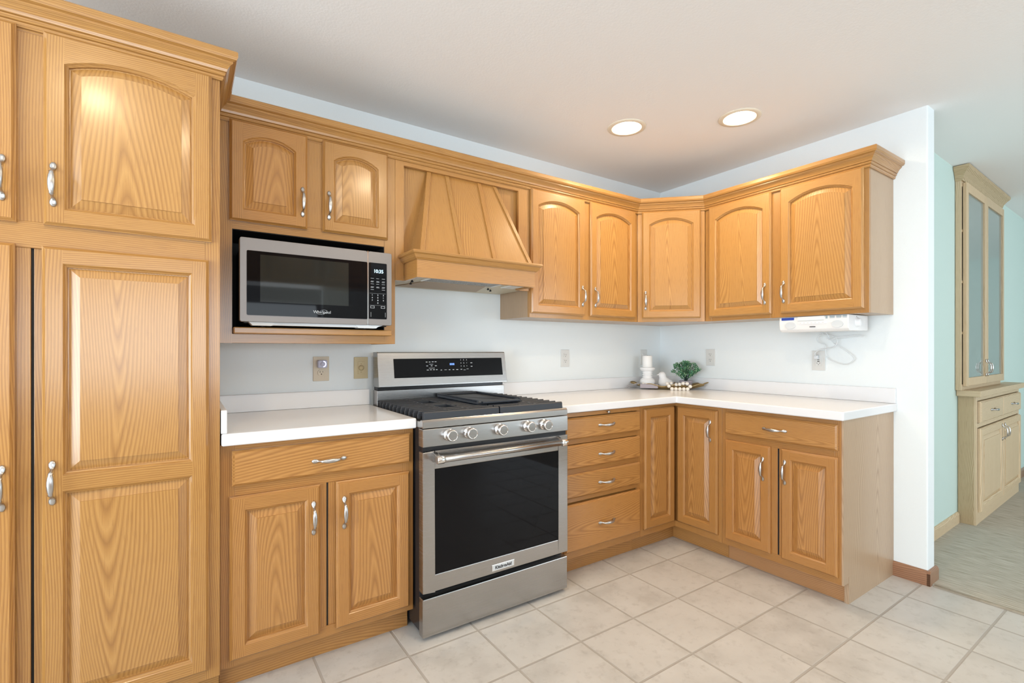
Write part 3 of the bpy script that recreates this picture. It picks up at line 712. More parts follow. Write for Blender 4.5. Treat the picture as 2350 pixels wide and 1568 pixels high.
# ------------------------------------------------------------------ countertops
def counter_obj(name, label, poly, splash, o):
    t = thing(name, label, 'countertop', o)
    mb = MB(); mb.prism(poly, .872, .914); P(t, 'slab', mb, M_LAM, o, bevel=.006, seg=3)
    for s_ in splash:
        mb = MB(); mb.box(*s_, .9145, .994); P(t, 'backsplash', mb, M_LAMG, o, bevel=.002)
    return t
counter_obj('countertop', 'short white laminate countertop between the pantry and the stove', [(-3.034, -.001), (-3.034, -.639), (-2.334, -.639), (-2.334, -.001)],
            [(-3.016, -2.335, -.021, -.001), (-3.035, -3.017, -.632, -.001)], (-2.685, -.32, .872))
counter_obj('countertop', 'long L-shaped white laminate countertop turning the corner right of the stove',
            [(-1.5435, -.001), (-1.5435, -.639), (-.639, -.639), (-.639, -1.548), (-.001, -1.548), (-.001, -.001)],
            [(-1.5435, -.022, -.021, -.001), (-.021, -.001, -1.546, -.001)], (-.32, -.32, .872))

# ------------------------------------------------------------------ gas range
o = (-1.947, -.35, 0)
rg = thing('gas_range', 'freestanding stainless steel gas range with five knobs and a black oven window', 'stove', o)
RX0, RX1, RF = -2.3325, -1.5615, -.700
mb = MB(); mb.box(RX0+.004, RX1-.004, -.655, -.03, .03, .895); P(rg, 'body', mb, M_BLACK, o, bevel=.002)
for x in (RX0+.05, RX1-.05):
    for y in (-.60, -.09):
        mb = MB(); mb.lathe([(0, 0), (.016, 0), (.016, .012), (.008, .016), (.008, .034), (0, .034)], (x, y, 0), n=16); P(rg, 'levelling_foot', mb, M_BLACK, o)
mb = MB(); mb.box(RX0+.001, RX1-.001, RF+.003, -.657, .018, .176); P(rg, 'storage_drawer', mb, M_STEEL, o, bevel=.003)
mb = MB(); frame_xz(mb, RX0, RX1, .200, .779, -2.281, -1.621, .270, .706, RF, -.657); dr = P(rg, 'oven_door', mb, M_STEEL, o, bevel=.003)
mb = MB(); mb.box(-2.281, -1.621, RF+.002, -.66, .270, .706); P(dr, 'oven_window', mb, M_GLASSB, o)
mb = MB(); mb.box(-2.004, -1.884, RF-.003, RF-.0002, .2115, .2400); bd = P(dr, 'brand_plate', mb, M_CHROME, o, bevel=.0012)
mb = MB(); mb.box(-2.000, -1.888, RF-.0036, RF-.0028, .2145, .2370); P(bd, 'plate_face', mb, M_GREYP, o)
text('brand_lettering', 'KitchenAid', .0195, bd, (-1.944-o[0], RF-.0039-o[1], .2258-o[2]), F, M_INKD, bold=.0006)
hy = -.752
mb = MB(); mb.sweep([(-2.285, hy, .7545), (-1.622, hy, .7545)], .0135, 20, up=(0, 1, 0)); hb = P(dr, 'handle', mb, M_STEEL, o)
for x0, x1 in ((-2.296, -2.262), (-1.646, -1.612)):
    mb = MB(); mb.sweep([(x0, hy, .7545), (x0+.003, hy, .7545), (x1-.003, hy, .7545), (x1, hy, .7545)], [.0145, .0165, .0165, .0145], 20, up=(0, 1, 0))
    P(hb, 'end_cap', mb, M_CHROME, o)
    xm = (x0+x1)/2; mb = MB(); mb.prism_x([(RF+.001, .735), (RF+.001, .778), (hy+.008, .764), (hy+.008, .744)], xm-.010, xm+.010); P(hb, 'handle_bracket', mb, M_STEEL, o, bevel=.002)
mb = MB(); mb.box(RX0+.004, RX1-.004, -.688, -.655, .779, .801); P(rg, 'vent_gap', mb, M_BLACK, o)
mb = MB(); mb.prism_x([(-.655, .800), (RF-.001, .800), (RF+.001, .8735), (-.655, .8735)], RX0, RX1); P(rg, 'control_panel', mb, M_STEEL, o, bevel=.002)
mb = MB(); mb.prism_x([(-.10, .8765), (RF+.003, .8765), (RF+.003, .902), (RF+.010, .9105), (RF+.020, .9105), (RF+.036, .903), (-.10, .903)], RX0, RX1); P(rg, 'cooktop', mb, M_STEEL, o, bevel=.0015)
mb = MB(); mb.box(RX0+.022, RX1-.022, -.665, -.125, .9035, .9055); P(rg, 'burner_pan', mb, M_BLACK, o)
for i, x in enumerate((-2.216, -2.121, -1.964, -1.808, -1.711)):
    mb = MB(); c = (x+.003, RF+.002, .8415)
    mb.lathe([(.026, 0), (.026, .004), (.020, .006), (.0185, .010)], c, 'y', 32); kn = P(rg, 'knob', mb, M_CHROME, o)
    prof = [(.0155, .009), (.0155, .012), (.023, .014), (.025, .018), (.025, .033), (.022, .038), (.0195, .0385), (.019, .036), (0, .036)]
    mb = MB(); mb.lathe(prof, c, 'y', 36); P(kn, 'grip', mb, M_CHROME, o)
    mb = MB(); mb.lathe([(.0188, .0365), (0, .0368)], c, 'y', 24); P(kn, 'knob_face', mb, M_STEEL, o)
# burners
for x, y, r in ((-2.19, -.25, .035), (-2.19, -.53, .045), (-1.947, -.39, .04), (-1.70, -.25, .04), (-1.70, -.53, .05)):
    mb = MB(); mb.lathe([(r+.012, .906), (r+.012, .912), (r, .916), (r, .921), (r-.006, .925), (0, .926)], (x, y, 0), n=28); P(rg, 'burner_cap', mb, M_IRON, o)
# two cast iron grates with bars running left to right
for gx0, gx1 in ((-2.318, -1.951), (-1.945, -1.578)):
    mb = MB(); y0, y1 = -.668, -.128
    for y in (y0, y1):
        mb.prism_x([(y-.011, .908), (y+.011, .908), (y+.009, .936), (y+.005, .941), (y-.005, .941), (y-.009, .936)], gx0, gx1)
    n = 11
    cxm = (gx0+gx1)/2
    for k in range(1, n):
        y = y0+(y1-y0)*k/n
        left_first = gx0 < -2.0
        segs = [(gx0, gx1)]
        if k in (3, 4, 7, 8): segs = [(gx0, cxm-.045), (cxm+.045, gx1)]
        for a_, b_ in segs:
            mb.prism_x([(y-.0065, .918), (y+.0065, .918), (y+.0055, .938), (y+.003, .941), (y-.003, .941), (y-.0055, .938)], a_, b_)
        ex = gx0 if gx0 < -2.0 else gx1
        s_ = 1 if gx0 < -2.0 else -1
        mb.prism_y([(ex, .932), (ex-s_*.004, .925), (ex-s_*.004, .908), (ex+s_*.008, .908), (ex+s_*.010, .932)] if s_ > 0 else [(ex-s_*-.0, .932), (ex+.004, .925), (ex+.004, .908), (ex-.008, .908), (ex-.010, .932)][::-1], y-.0065, y+.0065)
    for x in (cxm-.045, cxm+.045): mb.box(x-.006, x+.006, y0, y1, .918, .938)
    P(rg, 'grate', mb, M_IRON, o, bevel=.0015)
# backguard
bx0, bx1 = -2.322, -1.545
mb = MB(); mb.box(bx0, bx1, -.098, -.035, .903, .9905); P(rg, 'rear_riser', mb, M_STEEL, o, bevel=.003)
mb = MB(); mb.box(bx0+.006, bx1-.006, -.088, -.035, .9905, 1.008); P(rg, 'vent_slot', mb, M_BLACK, o)
mb = MB(); mb.prism_x([(-.035, 1.0075), (-.128, 1.0075), (-.128, 1.014), (-.100, 1.183), (-.094, 1.187), (-.035, 1.187)], bx0, bx1); bg = P(rg, 'backguard', mb, M_STEEL, o, bevel=.002)
def bgp(x, z, out=0): return (x, -.128+(z-1.014)*(.028/.169)-out, z)
mb = MB(); x0, x1, z0, z1 = -2.238, -1.572, 1.052, 1.152
f_ = [bgp(x0, z0, .0015), bgp(x1, z0, .0015), bgp(x1, z1, .0015), bgp(x0, z1, .0015)]; b_ = [bgp(x0, z0, -.004), bgp(x1, z0, -.004), bgp(x1, z1, -.004), bgp(x0, z1, -.004)]
mb.face(f_); mb.face(b_[::-1])
for k in range(4): mb.face([b_[k], b_[(k+1) % 4], f_[(k+1) % 4], f_[k]])
P(bg, 'touch_panel', mb, M_GLASSB, o)
def chip(mb, cx, cz, w, h):
    mb.face([bgp(cx-w/2, cz-h/2, .0019), bgp(cx+w/2, cz-h/2, .0019), bgp(cx+w/2, cz+h/2, .0019), bgp(cx-w/2, cz+h/2, .0019)])
mb = MB(); mb.open = True
for x, z, w_ in [(-2.054, 1.133, .010), (-2.036, 1.133, .009), (-2.018, 1.134, .011), (-2.001, 1.134, .011), (-2.028, 1.121, .024), (-2.052, 1.112, .010), (-2.026, 1.112, .010), (-2.001, 1.112, .011), (-2.026, 1.100, .034), (-2.050, 1.090, .012), (-2.032, 1.091, .010), (-2.014, 1.091, .010), (-1.997, 1.091, .009),
                 (-1.970, 1.088, .008), (-1.944, 1.089, .014), (-1.920, 1.089, .009), (-1.896, 1.089, .009), (-1.872, 1.089, .012), (-1.846, 1.090, .010), (-1.826, 1.086, .014), (-1.806, 1.091, .013), (-1.779, 1.125, .012), (-1.779, 1.105, .011)]:
    chip(mb, x, z, w_, .0018 if w_ > .012 else .0034)
P(bg, 'touch_marks', mb, M_INK, o)
mb = MB(); mb.open = True
for x in (-1.912, -1.902, -1.892): chip(mb, x, 1.1195, .0075, .011)
P(bg, 'clock_display', mb, M_BLUED, o)
tilt = math.atan(.028/.169)
for i, ch in enumerate('123456789'):
    x, z = -1.846+(i % 3)*.0185, 1.142-(i//3)*.0175
    p = bgp(x, z, .0018); text('digit_'+['one', 'two', 'three', 'four', 'five', 'six', 'seven', 'eight', 'nine'][i], ch, .0085, bg, (p[0]-o[0], p[1]-o[1], p[2]-o[2]), (PI/2-tilt, 0, 0), M_INK, bold=.0003)
# griddle plate resting on the grates
gd = MB(); gx0, gx1, gy0, gy1 = -1.998, -1.748, -.560, -.120
gd.box(gx0, gx1, gy0, gy1, .9415, .951); gd.box(gx0, gx0+.008, gy0, gy1, .951, .962); gd.box(gx1-.008, gx1, gy0, gy1, .951, .962); gd.box(gx0, gx1, gy1-.008, gy1, .951, .962)
gd.box(gx0+.02, gx1-.02, gy0-.022, gy0, .946, .957)
o2 = gd.build('griddle', M_IRON, off=(-1.873, -.34, .9415), loc=(-1.873, -.34, .9415), bevel=.003)
tag(o2, 'dark cast iron griddle plate lying across the middle of the stove grates', 'griddle')

# ------------------------------------------------------------------ outlets
def outlet(label, wx, z, rz=0, kind='duplex', w_=.072, h_=.118, m=M_PLATEW, base=(0, 0), cat='outlet', name='wall_outlet', group=None):
    t = thing(name, label, cat, (base[0], base[1], z), rz, group)
    mb = MB(); mb.box(-w_/2, w_/2, -.0055, 0, -h_/2, h_/2); P(t, 'cover_plate', mb, m, (0, 0, 0), bevel=.002)
    if kind == 'duplex':
        for zc in (.0195, -.0195):
            mb = MB(); mb.prism_y([(x, z_+zc) for x, z_ in rrect(-.0165, .0165, -.0145, .0145, .011)], -.0085, -.0056); r = P(t, 'receptacle', mb, m, (0, 0, 0), bevel=.0006)
            mb = MB(); mb.box(-.0075, -.0055, -.0089, -.0084, zc+.0, zc+.009); mb.box(.0055, .0075, -.0089, -.0084, zc+.001, zc+.008); mb.lathe([(0, .0088), (.0025, .0089), (0, .0090)], (0, 0, zc-.007), 'y', 12); P(r, 'slots', mb, M_SLOT, (0, 0, 0))
    elif kind == 'decora':
        mb = MB(); mb.box(-.0165, .0165, -.0085, -.0056, -.033, .033); r = P(t, 'receptacle', mb, m, (0, 0, 0), bevel=.0006)
    return t
t = outlet('beige duplex outlet below the microwave, carrying the glowing plug-in', 0, 0, 0, 'duplex', .076, .122, M_PLATEB, (-2.573, 0)); t.location = (-2.573, -.0002, 1.1045)
# plug-in night light
nl = thing('night_light', 'small plug-in night light glowing pale violet in the outlet below the microwave', 'night light', (-2.573, -.0092, 1.129))
mb = MB(); mb.prism_y(rrect(-.022, .022, -.0195, .0195, .008), -.030, 0); P(nl, 'body', mb, M_NIGHTB, (0, 0, 0), bevel=.004)
mb = MB()
mb.sweep([(.014*math.cos(a_), -.031, .014*math.sin(a_)) for a_ in [-1.4+k*.14 for k in range(21)]], .0014, 8, up=(0, 1, 0)); P(nl, 'glowing_ring', mb, M_NIGHT, (0, 0, 0))
mb = MB(); mb.lathe([(.012, .030), (.011, .032), (0, .0325)], (0, 0, 0), 'y', 24); P(nl, 'button', mb, M_NIGHTB, (0, 0, 0))
t = outlet('tan wall plate with a round timer dial just left of the stove', 0, 0, 0, 'decora', .072, .112, M_PLATE, cat='timer switch', name='timer_switch'); t.location = (-2.3755, -.0002, 1.1055)
mb = MB()
for k in range(24):
    a0, a1 = 2*PI*k/24, 2*PI*(k+1)/24
    mb.box(.0135*math.cos(a0)-.0012, .0135*math.cos(a0)+.0012, -.0089, -.0083, .0135*math.sin(a0)-.0012, .0135*math.sin(a0)+.0012)
mb.box(-.003, .003, -.0089, -.0083, .020, .022); mb.box(-.004, .004, -.0089, -.0083, -.023, -.021); P(t, 'dial_marks', mb, mat('dial_marks', (.25, .18, .08), .5), (0, 0, 0))
mb = MB(); mb.lathe([(.011, .0084), (.0105, .016), (.0095, .018), (0, .0182)], (0, 0, 0), 'y', 24); P(t, 'dial', mb, M_PLATE, (0, 0, 0))
t = outlet('ivory duplex outlet on the back wall right of the stove, alone on bare wall', 0, 0); t.location = (-.990, -.0002, 1.141)
t = outlet('white switch plate on the back wall half hidden behind the pillar candle', 0, 0, kind='decora', cat='switch', name='wall_switch', m=M_PLATEW); t.location = (-.200, -.0002, 1.141)
t = outlet('ivory duplex outlet on the right wall beside the small green plant', 0, 0); t.location = (-.0002, -.448, 1.144); t.rotation_euler = (0, 0, -PI/2)
gf = outlet('ivory outlet with test buttons and a white cord plugged in, under the radio', 0, 0, kind='decora'); gf.location = (-.0002, -1.1655, 1.135); gf.rotation_euler = (0, 0, -PI/2)
mb = MB(); mb.box(-.006, .006, -.0092, -.0084, .0035, .0065); mb.box(-.006, .006, -.0092, -.0084, -.0065, -.002); mb.box(-.0085, -.0065, -.0088, -.0083, -.019, -.012); mb.box(.006, .008, -.0088, -.0083, -.019, -.012); mb.lathe([(0, .0083), (.0026, .0084), (0, .0088)], (0, 0, -.0245), 'y', 12); mb.lathe([(0, .0083), (.0026, .0084), (0, .0088)], (0, 0, .0115), 'y', 12)
P(gf, 'test_buttons', mb, M_SLOT, (0, 0, 0))

# ------------------------------------------------------------------ under-cabinet radio (run space of the right wall)
rd = thing('kitchen_radio', 'white under-cabinet radio with a small blue display hanging beneath the right wall cabinet', 'radio', (0, -1.262, 1.30), -PI/2)
o = (1.262, 0, 1.30)
mb = MB()
mb.prism_x([(-.06, 1.384), (-.295, 1.384), (-.300, 1.380), (-.302, 1.345), (-.296, 1.312), (-.280, 1.299), (-.06, 1.303)], 1.086, 1.437); P(rd, 'housing', mb, M_RADIO, o, bevel=.004)
def rface(mb, x0, x1, z0, z1, d=.0006):
    mb.box(x0, x1, -.3026-d, -.298, z0, z1)
mb = MB(); rface(mb, 1.100, 1.168, 1.3655, 1.3795); P(rd, 'display', mb, M_BLUE, o)
mb = MB(); rface(mb, 1.187, 1.322, 1.3600, 1.3815, .0012); P(rd, 'disc_door', mb, M_WHITE, o, bevel=.0008)
mb = MB(); rface(mb, 1.188, 1.321, 1.3590, 1.3602, .0009)
for a_, b_ in ((1.350, 1.373), (1.381, 1.404), (1.411, 1.430)): rface(mb, a_, b_, 1.3725, 1.3795, .001); rface(mb, a_, b_, 1.3675, 1.3690, .001)
rface(mb, 1.330, 1.339, 1.3665, 1.3800, .001)
P(rd, 'buttons', mb, mat('radio_buttons', (.30, .38, .42), .4), o)
mb = MB(); rface(mb, 1.193, 1.335, 1.3405, 1.3535, .0016); P(rd, 'button_strip', mb, M_WHITE, o, bevel=.0006)
mb = MB()
for k in range(7): rface(mb, 1.199+k*.019, 1.2075+k*.019, 1.3458, 1.3475, .0020)
P(rd, 'strip_print', mb, mat('strip_marks', (.55, .52, .50), .5), o)
for cx in (1.148, 1.386):
    mb = MB(); mb.prism_y([(cx+.028*math.cos(2*PI*k/28), 1.336+.019*math.sin(2*PI*k/28)) for k in range(28)], -.3036, -.298); P(rd, 'speaker_grille', mb, M_GREYP, o)
mb = MB(); 
for k, (a_, b_) in enumerate(((0, .006), (.007, .011), (.012, .018), (.019, .0215), (.0225, .028))): rface(mb, 1.250+a_, 1.250+b_, 1.3225, 1.3265, .0006)
P(rd, 'logo_mark', mb, M_INKD, o)
mb = MB(); mb.lathe([(.026, 1.437), (.026, 1.440), (.021, 1.442), (.0205, 1.452), (.017, 1.455), (0, 1.456)], (0, -.200, 1.345), 'x', 28); P(rd, 'volume_knob', mb, M_WHITE, o)
mb = MB(); mb.box(1.4372, 1.4376, -.160, -.153, 1.345, 1.348); mb.box(1.4372, 1.4376, -.160, -.153, 1.333, 1.336); mb.box(1.4372, 1.4376, -.206, -.200, 1.374, 1.377); P(rd, 'side_marks', mb, M_INKD, o)
# cords
def smooth_path(pts, n=8):
    out = []; P_ = [Vector(p) for p in pts]
    for i in range(len(P_)-1):
        p0, p1, p2, p3 = P_[max(i-1, 0)], P_[i], P_[i+1], P_[min(i+2, len(P_)-1)]
        for k in range(n):
            t = k/n; out.append(.5*((2*p1)+(-p0+p2)*t+(2*p0-5*p1+4*p2-p3)*t*t+(-p0+3*p1-3*p2+p3)*t*t*t))
    out.append(P_[-1]); return out
c1 = [(-1.229, 1.306), (-1.253, 1.255), (-1.276, 1.229), (-1.332, 1.188), (-1.361, 1.152), (-1.341, 1.126), (-1.309, 1.116), (-1.259, 1.132), (-1.225, 1.154), (-1.218, 1.191), (-1.218, 1.225), (-1.184, 1.245), (-1.18, 1.268), (-1.205, 1.29), (-1.253, 1.281), (-1.286, 1.258), (-1.273, 1.221), (-1.232, 1.208), (-1.191, 1.201), (-1.164, 1.182), (-1.160, 1.160)]
xs_ = [-.07, -.055, -.05, -.045, -.035, -.03, -.03, -.035, -.04, -.045, -.05, -.052, -.055, -.058, -.060, -.060, -.055, -.050, -.045, -.045, -.030]
mb = MB(); mb.sweep(smooth_path([(x, y, z) for x, (y, z) in zip(xs_, c1)]), .0027, 8, up=(1, 0, 0))
pc = mb.build('power_cord', M_CORD)
tag(pc, 'looped white power cord hanging from the radio to the outlet below it', 'cord')
mb = MB(); mb.box(-.032, -.0092, -1.171, -1.149, 1.144, 1.166); mb.build('plug', M_CORD, pc, bevel=.003)
c2 = [(-1.203, 1.303), (-1.253, 1.257), (-1.286, 1.271), (-1.332, 1.272), (-1.379, 1.280), (-1.423, 1.273), (-1.379, 1.2765), (-1.332, 1.2755), (-1.283, 1.267), (-1.253, 1.260)]
mb = MB(); mb.sweep(smooth_path([(-.068, y, z) for y, z in c2]), .0023, 8, up=(1, 0, 0))
tag(mb.build('antenna_wire', M_CORD), 'thin white folded antenna wire sticking out sideways under the radio', 'wire')

# ------------------------------------------------------------------ decor on the corner of the counter
TA, TB = Vector((-.384, -.062)), Vector((-.060, -.440)); tm = (TA+TB)/2; tdir = (TB-TA).normalized(); tang = math.atan2(tdir.y, tdir.x)
def wavy_tray():
    mb = MB(); NU, NR = 72, 9; L, W = .256, .088; random.seed(3)
    rings = []
    for r in range(NR+1):
        f = r/NR; ring = []
        for k in range(NU):
            a_ = 2*PI*k/NU
            lobe = 1+.05*math.sin(9*a_+.6)*f*f+.03*math.sin(13*a_)*f*f
            tip = 1.0
            x = L*f*lobe*math.copysign(abs(math.cos(a_))**.9, math.cos(a_)); y = W*f*lobe*math.sin(a_)
            z = .004+.031*max(0, (f-.55)/.45)**1.2*(1+.30*math.sin(9*a_+1.2))+.010*abs(math.cos(a_))**6*f**4
            ring.append((x, y, z))
        rings.append(ring)
    th = .004
    for s_, dz in ((1, 0), (-1, -th)):
        R = [[(x, y, z+dz) for x, y, z in rg_] for rg_ in rings]
        for a_, b_ in zip(R[1:], R[2:]):
            for k in range(NU): mb.face([a_[k], a_[(k+1) % NU], b_[(k+1) % NU], b_[k]][::s_], 'x', 0, None, True)
        mb.face(R[1][::s_], 'x', 0, None, True)
    a_, b_ = rings[-1], [(x, y, z-th) for x, y, z in rings[-1]]
    for k in range(NU): mb.face([b_[k], b_[(k+1) % NU], a_[(k+1) % NU], a_[k]], 'x')
    return mb
tr = wavy_tray().build('leaf_tray', M_TRAY, loc=(tm.x, tm.y, .9145), rot=(0, 0, tang)); tag(tr, 'long scalloped golden brown tray holding decorations on the counter corner', 'tray')
ZT0 = .9195
# candle holder and candle
mb = MB(); mb.lathe([(0, 0), (.050, 0), (.054, .004), (.054, .018), (.050, .026), (.050, .034), (.055, .046), (.050, .062), (.036, .072), (.033, .076), (.037, .081), (.034, .086), (.031, .091), (.037, .096), (.037, .100), (.031, .105), (.036, .111), (.036, .116), (.033, .120), (.046, .128), (.053, .136), (.054, .148), (.050, .1505), (0, .1505)], n=40)
ch = mb.build('candle_holder', M_CHALK, loc=(-.318, -.141, ZT0)); tag(ch, 'chunky turned white candle holder standing on the left of the tray', 'candle holder')
mb = MB(); mb.lathe([(0, 0), (.034, 0), (.035, .002), (.035, .082), (.032, .086), (.010, .083), (0, .082)], n=36)
cn = mb.build('pillar_candle', M_WAX, loc=(-.318, -.141, ZT0+.1507)); tag(cn, 'plain white pillar candle on the turned white holder', 'candle')
mb = MB(); mb.sweep([(0, 0, .082), (.001, 0, .089)], .001, 6, up=(0, 1, 0)); mb.build('wick', M_INKD, cn)
# bird
def blob(mb, c, r, n=20, m=12, mi=0, squash=(1, 1, 1), rot=0):
    c = Vector(c); cr, sr = math.cos(rot), math.sin(rot)
    def Q(i, j):
        th = PI*i/m; ph = 2*PI*j/n
        x, y, z = r*math.sin(th)*math.cos(ph)*squash[0], r*math.sin(th)*math.sin(ph)*squash[1], r*math.cos(th)*squash[2]
        return c+Vector((x*cr-z*sr, y, x*sr+z*cr))
    for i in range(m):
        for j in range(n):
            if i == 0: q = [Q(0, 0), Q(1, j), Q(1, j+1)]
            elif i == m-1: q = [Q(i, j), Q(m, 0), Q(i, j+1)]
            else: q = [Q(i, j), Q(i+1, j), Q(i+1, j+1), Q(i, j+1)]
            mb.face(q, 'z', mi, None, True)
def bird_mesh():
    # one continuous skin: horizontal rings, head forward (-x), tail drawn out behind
    prof = [(0, .0, .020, .016), (.002, .006, .034, .018), (.001, .018, .043, .026), (0, .034, .046, .034), (-.001, .050, .0435, .030), (-.006, .064, .036, .014), (-.012, .074, .0285, .004), (-.016, .083, .0265, .001), (-.018, .094, .0275, 0), (-.019, .105, .0245, 0), (-.019, .114, .017, 0), (-.019, .1195, .007, 0)]
    mb = MB(); n = 28; R = []
    for cx, z, r, tail in prof:
        R.append([(cx+(r+(tail*.55 if math.cos(2*PI*k/n) > 0 else 0)*math.cos(2*PI*k/n)**3)*math.cos(2*PI*k/n), r*.94*math.sin(2*PI*k/n), z) for k in range(n)])
    for a_, b_ in zip(R, R[1:]):
        for k in range(n): mb.face([a_[k], a_[(k+1) % n], b_[(k+1) % n], b_[k]], 'z', 0, None, True)
    mb.face(R[0][::-1], 'z', 0); mb.face(R[-1], 'z', 0, None, True); return mb
bird = bird_mesh().build('bird_figurine', M_CHALK, loc=(-.236, -.232, ZT0+.0005), rot=(0, 0, math.radians(-40)))
tag(bird, 'small round white ceramic bird sitting in the middle of the tray', 'figurine')
mb2 = MB(); mb2.sweep([(-.043, 0, .098), (-.050, 0, .097), (-.057, 0, .095)], [.006, .0035, .0008], 10, up=(0, 1, 0)); mb2.build('beak', M_CHALK, bird)
# potted plant
mb = MB(); mb.lathe([(0, 0), (.034, 0), (.037, .004), (.045, .052), (.047, .056), (.043, .057), (.041, .050), (0, .049)], n=32)
pot = mb.build('potted_plant', [M_POT], loc=(-.142, -.342, ZT0)); tag(pot, 'bushy small green artificial plant in a grey pot on the right of the tray', 'plant')
random.seed(21)
st, lf, lf2 = MB(), MB(), MB()
for b in range(46):
    az = b*2.399; el = random.uniform(-.15, 1.45); rr_ = random.uniform(.80, 1.0)
    sp = .118*math.cos(el)*rr_; top = .072+.080*math.sin(el)*rr_
    x1, y1 = sp*math.cos(az)*1.0, sp*math.sin(az)*1.0
    if (-.142+x1) > -.045: x1 = .097
    pts = smooth_path([(random.uniform(-.006, .006), random.uniform(-.006, .006), .048), (x1*.3, y1*.3, .048+top*.45), (x1*.75, y1*.75, .048+top*.85), (x1, y1, .048+top)], 5)
    st.sweep(pts, .0011, 5, up=(.3, .9, .1))
    for i, p in enumerate(pts[5:]):
        for q in range(4):
            d = Vector((random.gauss(0, 1), random.gauss(0, 1), random.gauss(.25, .8))).normalized(); L = random.uniform(.008, .014); wv = d.cross(Vector((random.gauss(0, 1), random.gauss(0, 1), random.gauss(0, 1)))).normalized()*L*.36
            p0 = p+d*.002; a_, c_ = p0+d*L*.5+wv, p0+d*L; b__ = p0+d*L*.5-wv; up_ = d.cross(wv).normalized()*.0012
            tgt = lf if random.random() < .6 else lf2
            tgt.face([p0, a_+up_, c_, b__+up_], 'z', 0, None, False)
for m_ in (lf, lf2): m_.open = True
st.build('stems', M_STEM, pot); lf.build('leaves', M_LEAF, pot); lf2.build('pale_leaves', M_LEAF2, pot)
# bead garland draped over the tray front and onto the counter
gar = thing('bead_garland', 'garland of whitewashed wooden beads with a grey tassel draped over the tray front', 'garland', (-.155, -.335, .9145))
go = Vector((-.155, -.335, .9145))
def tl(s, front, z):   # along tray, towards camera, height
    fr = Vector((-tdir.y, tdir.x)); fr = -fr if fr.dot(Vector((-1, -1))) < 0 else fr
    p = tm+tdir*s+fr*front; return (p.x, p.y, z)
beads = [tl(.020, .120, .9245), tl(.046, .122, .9245), tl(.072, .122, .9245), tl(.098, .120, .9245), tl(.124, .114, .9245)]
beads += [tl(.142, .100, .9415), tl(.122, .090, .9605), tl(.096, .088, .9620), tl(.072, .086, .9545), tl(.050, .080, .9520), tl(.000, .104, .9420), tl(-.010, .090, .9590), tl(.016, .074, .9600)]
for b_ in beads:
    mb = MB(); blob(mb, Vector(b_)-go, .0128, 18, 12); mb.build('bead', M_BEAD, gar)
mb = MB(); mb.sweep([Vector(b_)-go for b_ in beads], .0009, 6, up=(0, 0, 1)); mb.build('string', M_TASSEL, gar)
for b_ in (tl(-.175, .048, .952), tl(-.152, .054, .950)):
    mb = MB(); blob(mb, Vector(b_)-go, .0110, 16, 10); mb.build('bead', M_BEAD, gar)
mb = MB(); random.seed(5)
for k in range(26):
    s0, z0 = -.205, .955; a_ = random.uniform(-.014, .014); b_ = random.uniform(-.016, .014)
    mb.sweep(smooth_path([Vector(tl(-.185, .045, .954))-go, Vector(tl(-.215, .046+a_*.3, .953+b_*.3))-go, Vector(tl(-.250, .046+a_, .938+b_*.5))-go, Vector(tl(-.285+random.uniform(-.012, .012), .050+a_*1.5, .918+max(b_, 0)))-go], 4), .0009, 5)
mb.build('tassel', M_TASSEL, gar)
mb = MB(); mb.prism_x([(-.02, 0), (.02, 0), (.018, .028), (-.012, .030)], -.062, .062)
nb = mb.build('folded_card', M_POT, loc=(*tl(-.135, .066, ZT0+.004)[:2], ZT0+.003), rot=(0, 0, tang), bevel=.003); tag(nb, 'weathered grey wooden block lying in front of the candle holder on the tray', 'block'); nb.name = 'wooden_block'

# ------------------------------------------------------------------ recessed lights
def can(x, y, label, real=True):
    t = thing('recessed_light', label, 'ceiling light', (x, y, CEIL), 0, 'recessed ceiling lights')
    mb = MB(); mb.lathe([(.0785, .02), (.0785, -.004), (.083, -.0055), (.104, -.004), (.107, .0), (.0805, .0), (.0805, .02)], n=48); mb.build('trim_ring', M_TRIM, t)
    mb = MB(); mb.lathe([(.0782, -.002), (.072, .03), (.060, .075), (.045, .085), (0, .0855)], n=40); mb.open = True; mb.build('reflector', M_CAN, t)
    mb = MB(); mb.lathe([(.046, .080), (.046, .060), (.040, .045), (.022, .034), (0, .031)], n=32); mb.build('bulb', M_BULB, t)
can(*CANS[0], 'lit recessed ceiling light, the left one of the visible pair')
can(*CANS[1], 'lit recessed ceiling light, the right one nearer the end of the wall')
for x, y in CANS: 
    l = lamp('can_lamp', 'AREA', (x, y, CEIL+.018), (0, 0, 0), WARM, 9, .075)
for x, y in CANS_BACK:
    l = lamp('can_lamp', 'AREA', (x, y, CEIL-.006), (0, 0, 0), WARM, 13, .11)

# ------------------------------------------------------------------ hutch on the dining wall
a = math.radians(WA+.2); HXo = 1.300; hy0 = -1.508+HXo*math.tan(math.radians(WA))-.002
ht = thing('hutch', 'pale oak hutch with two tall glass doors above drawers, against the green wall', 'hutch', (HXo, hy0, .006), a)
W_ = 1.39; D = .080; Z0 = (0, 0, 0)
def hb_(name, mb, m, **k): return mb.build(name, m, ht, **k)
mb = MB(); mb.box(0, W_, -D, 0, 0, .876, 'z'); hb_('lower_cabinet', mb, M_PALEFLAT, bevel=.001)
mb = MB(); mb.box(.001, .04, -D-.012, -D, 0, .876); mb.box(W_-.04, W_, -D-.012, -D, 0, .876); mb.box(.04, W_-.04, -D-.012, -D, 0, .10, 'x'); mb.box(.04, W_-.04, -D-.012, -D, .66, .69, 'x'); mb.box(.04, W_-.04, -D-.012, -D, .845, .876, 'x')
hb_('face_frame', mb, M_PALE, bevel=.001)
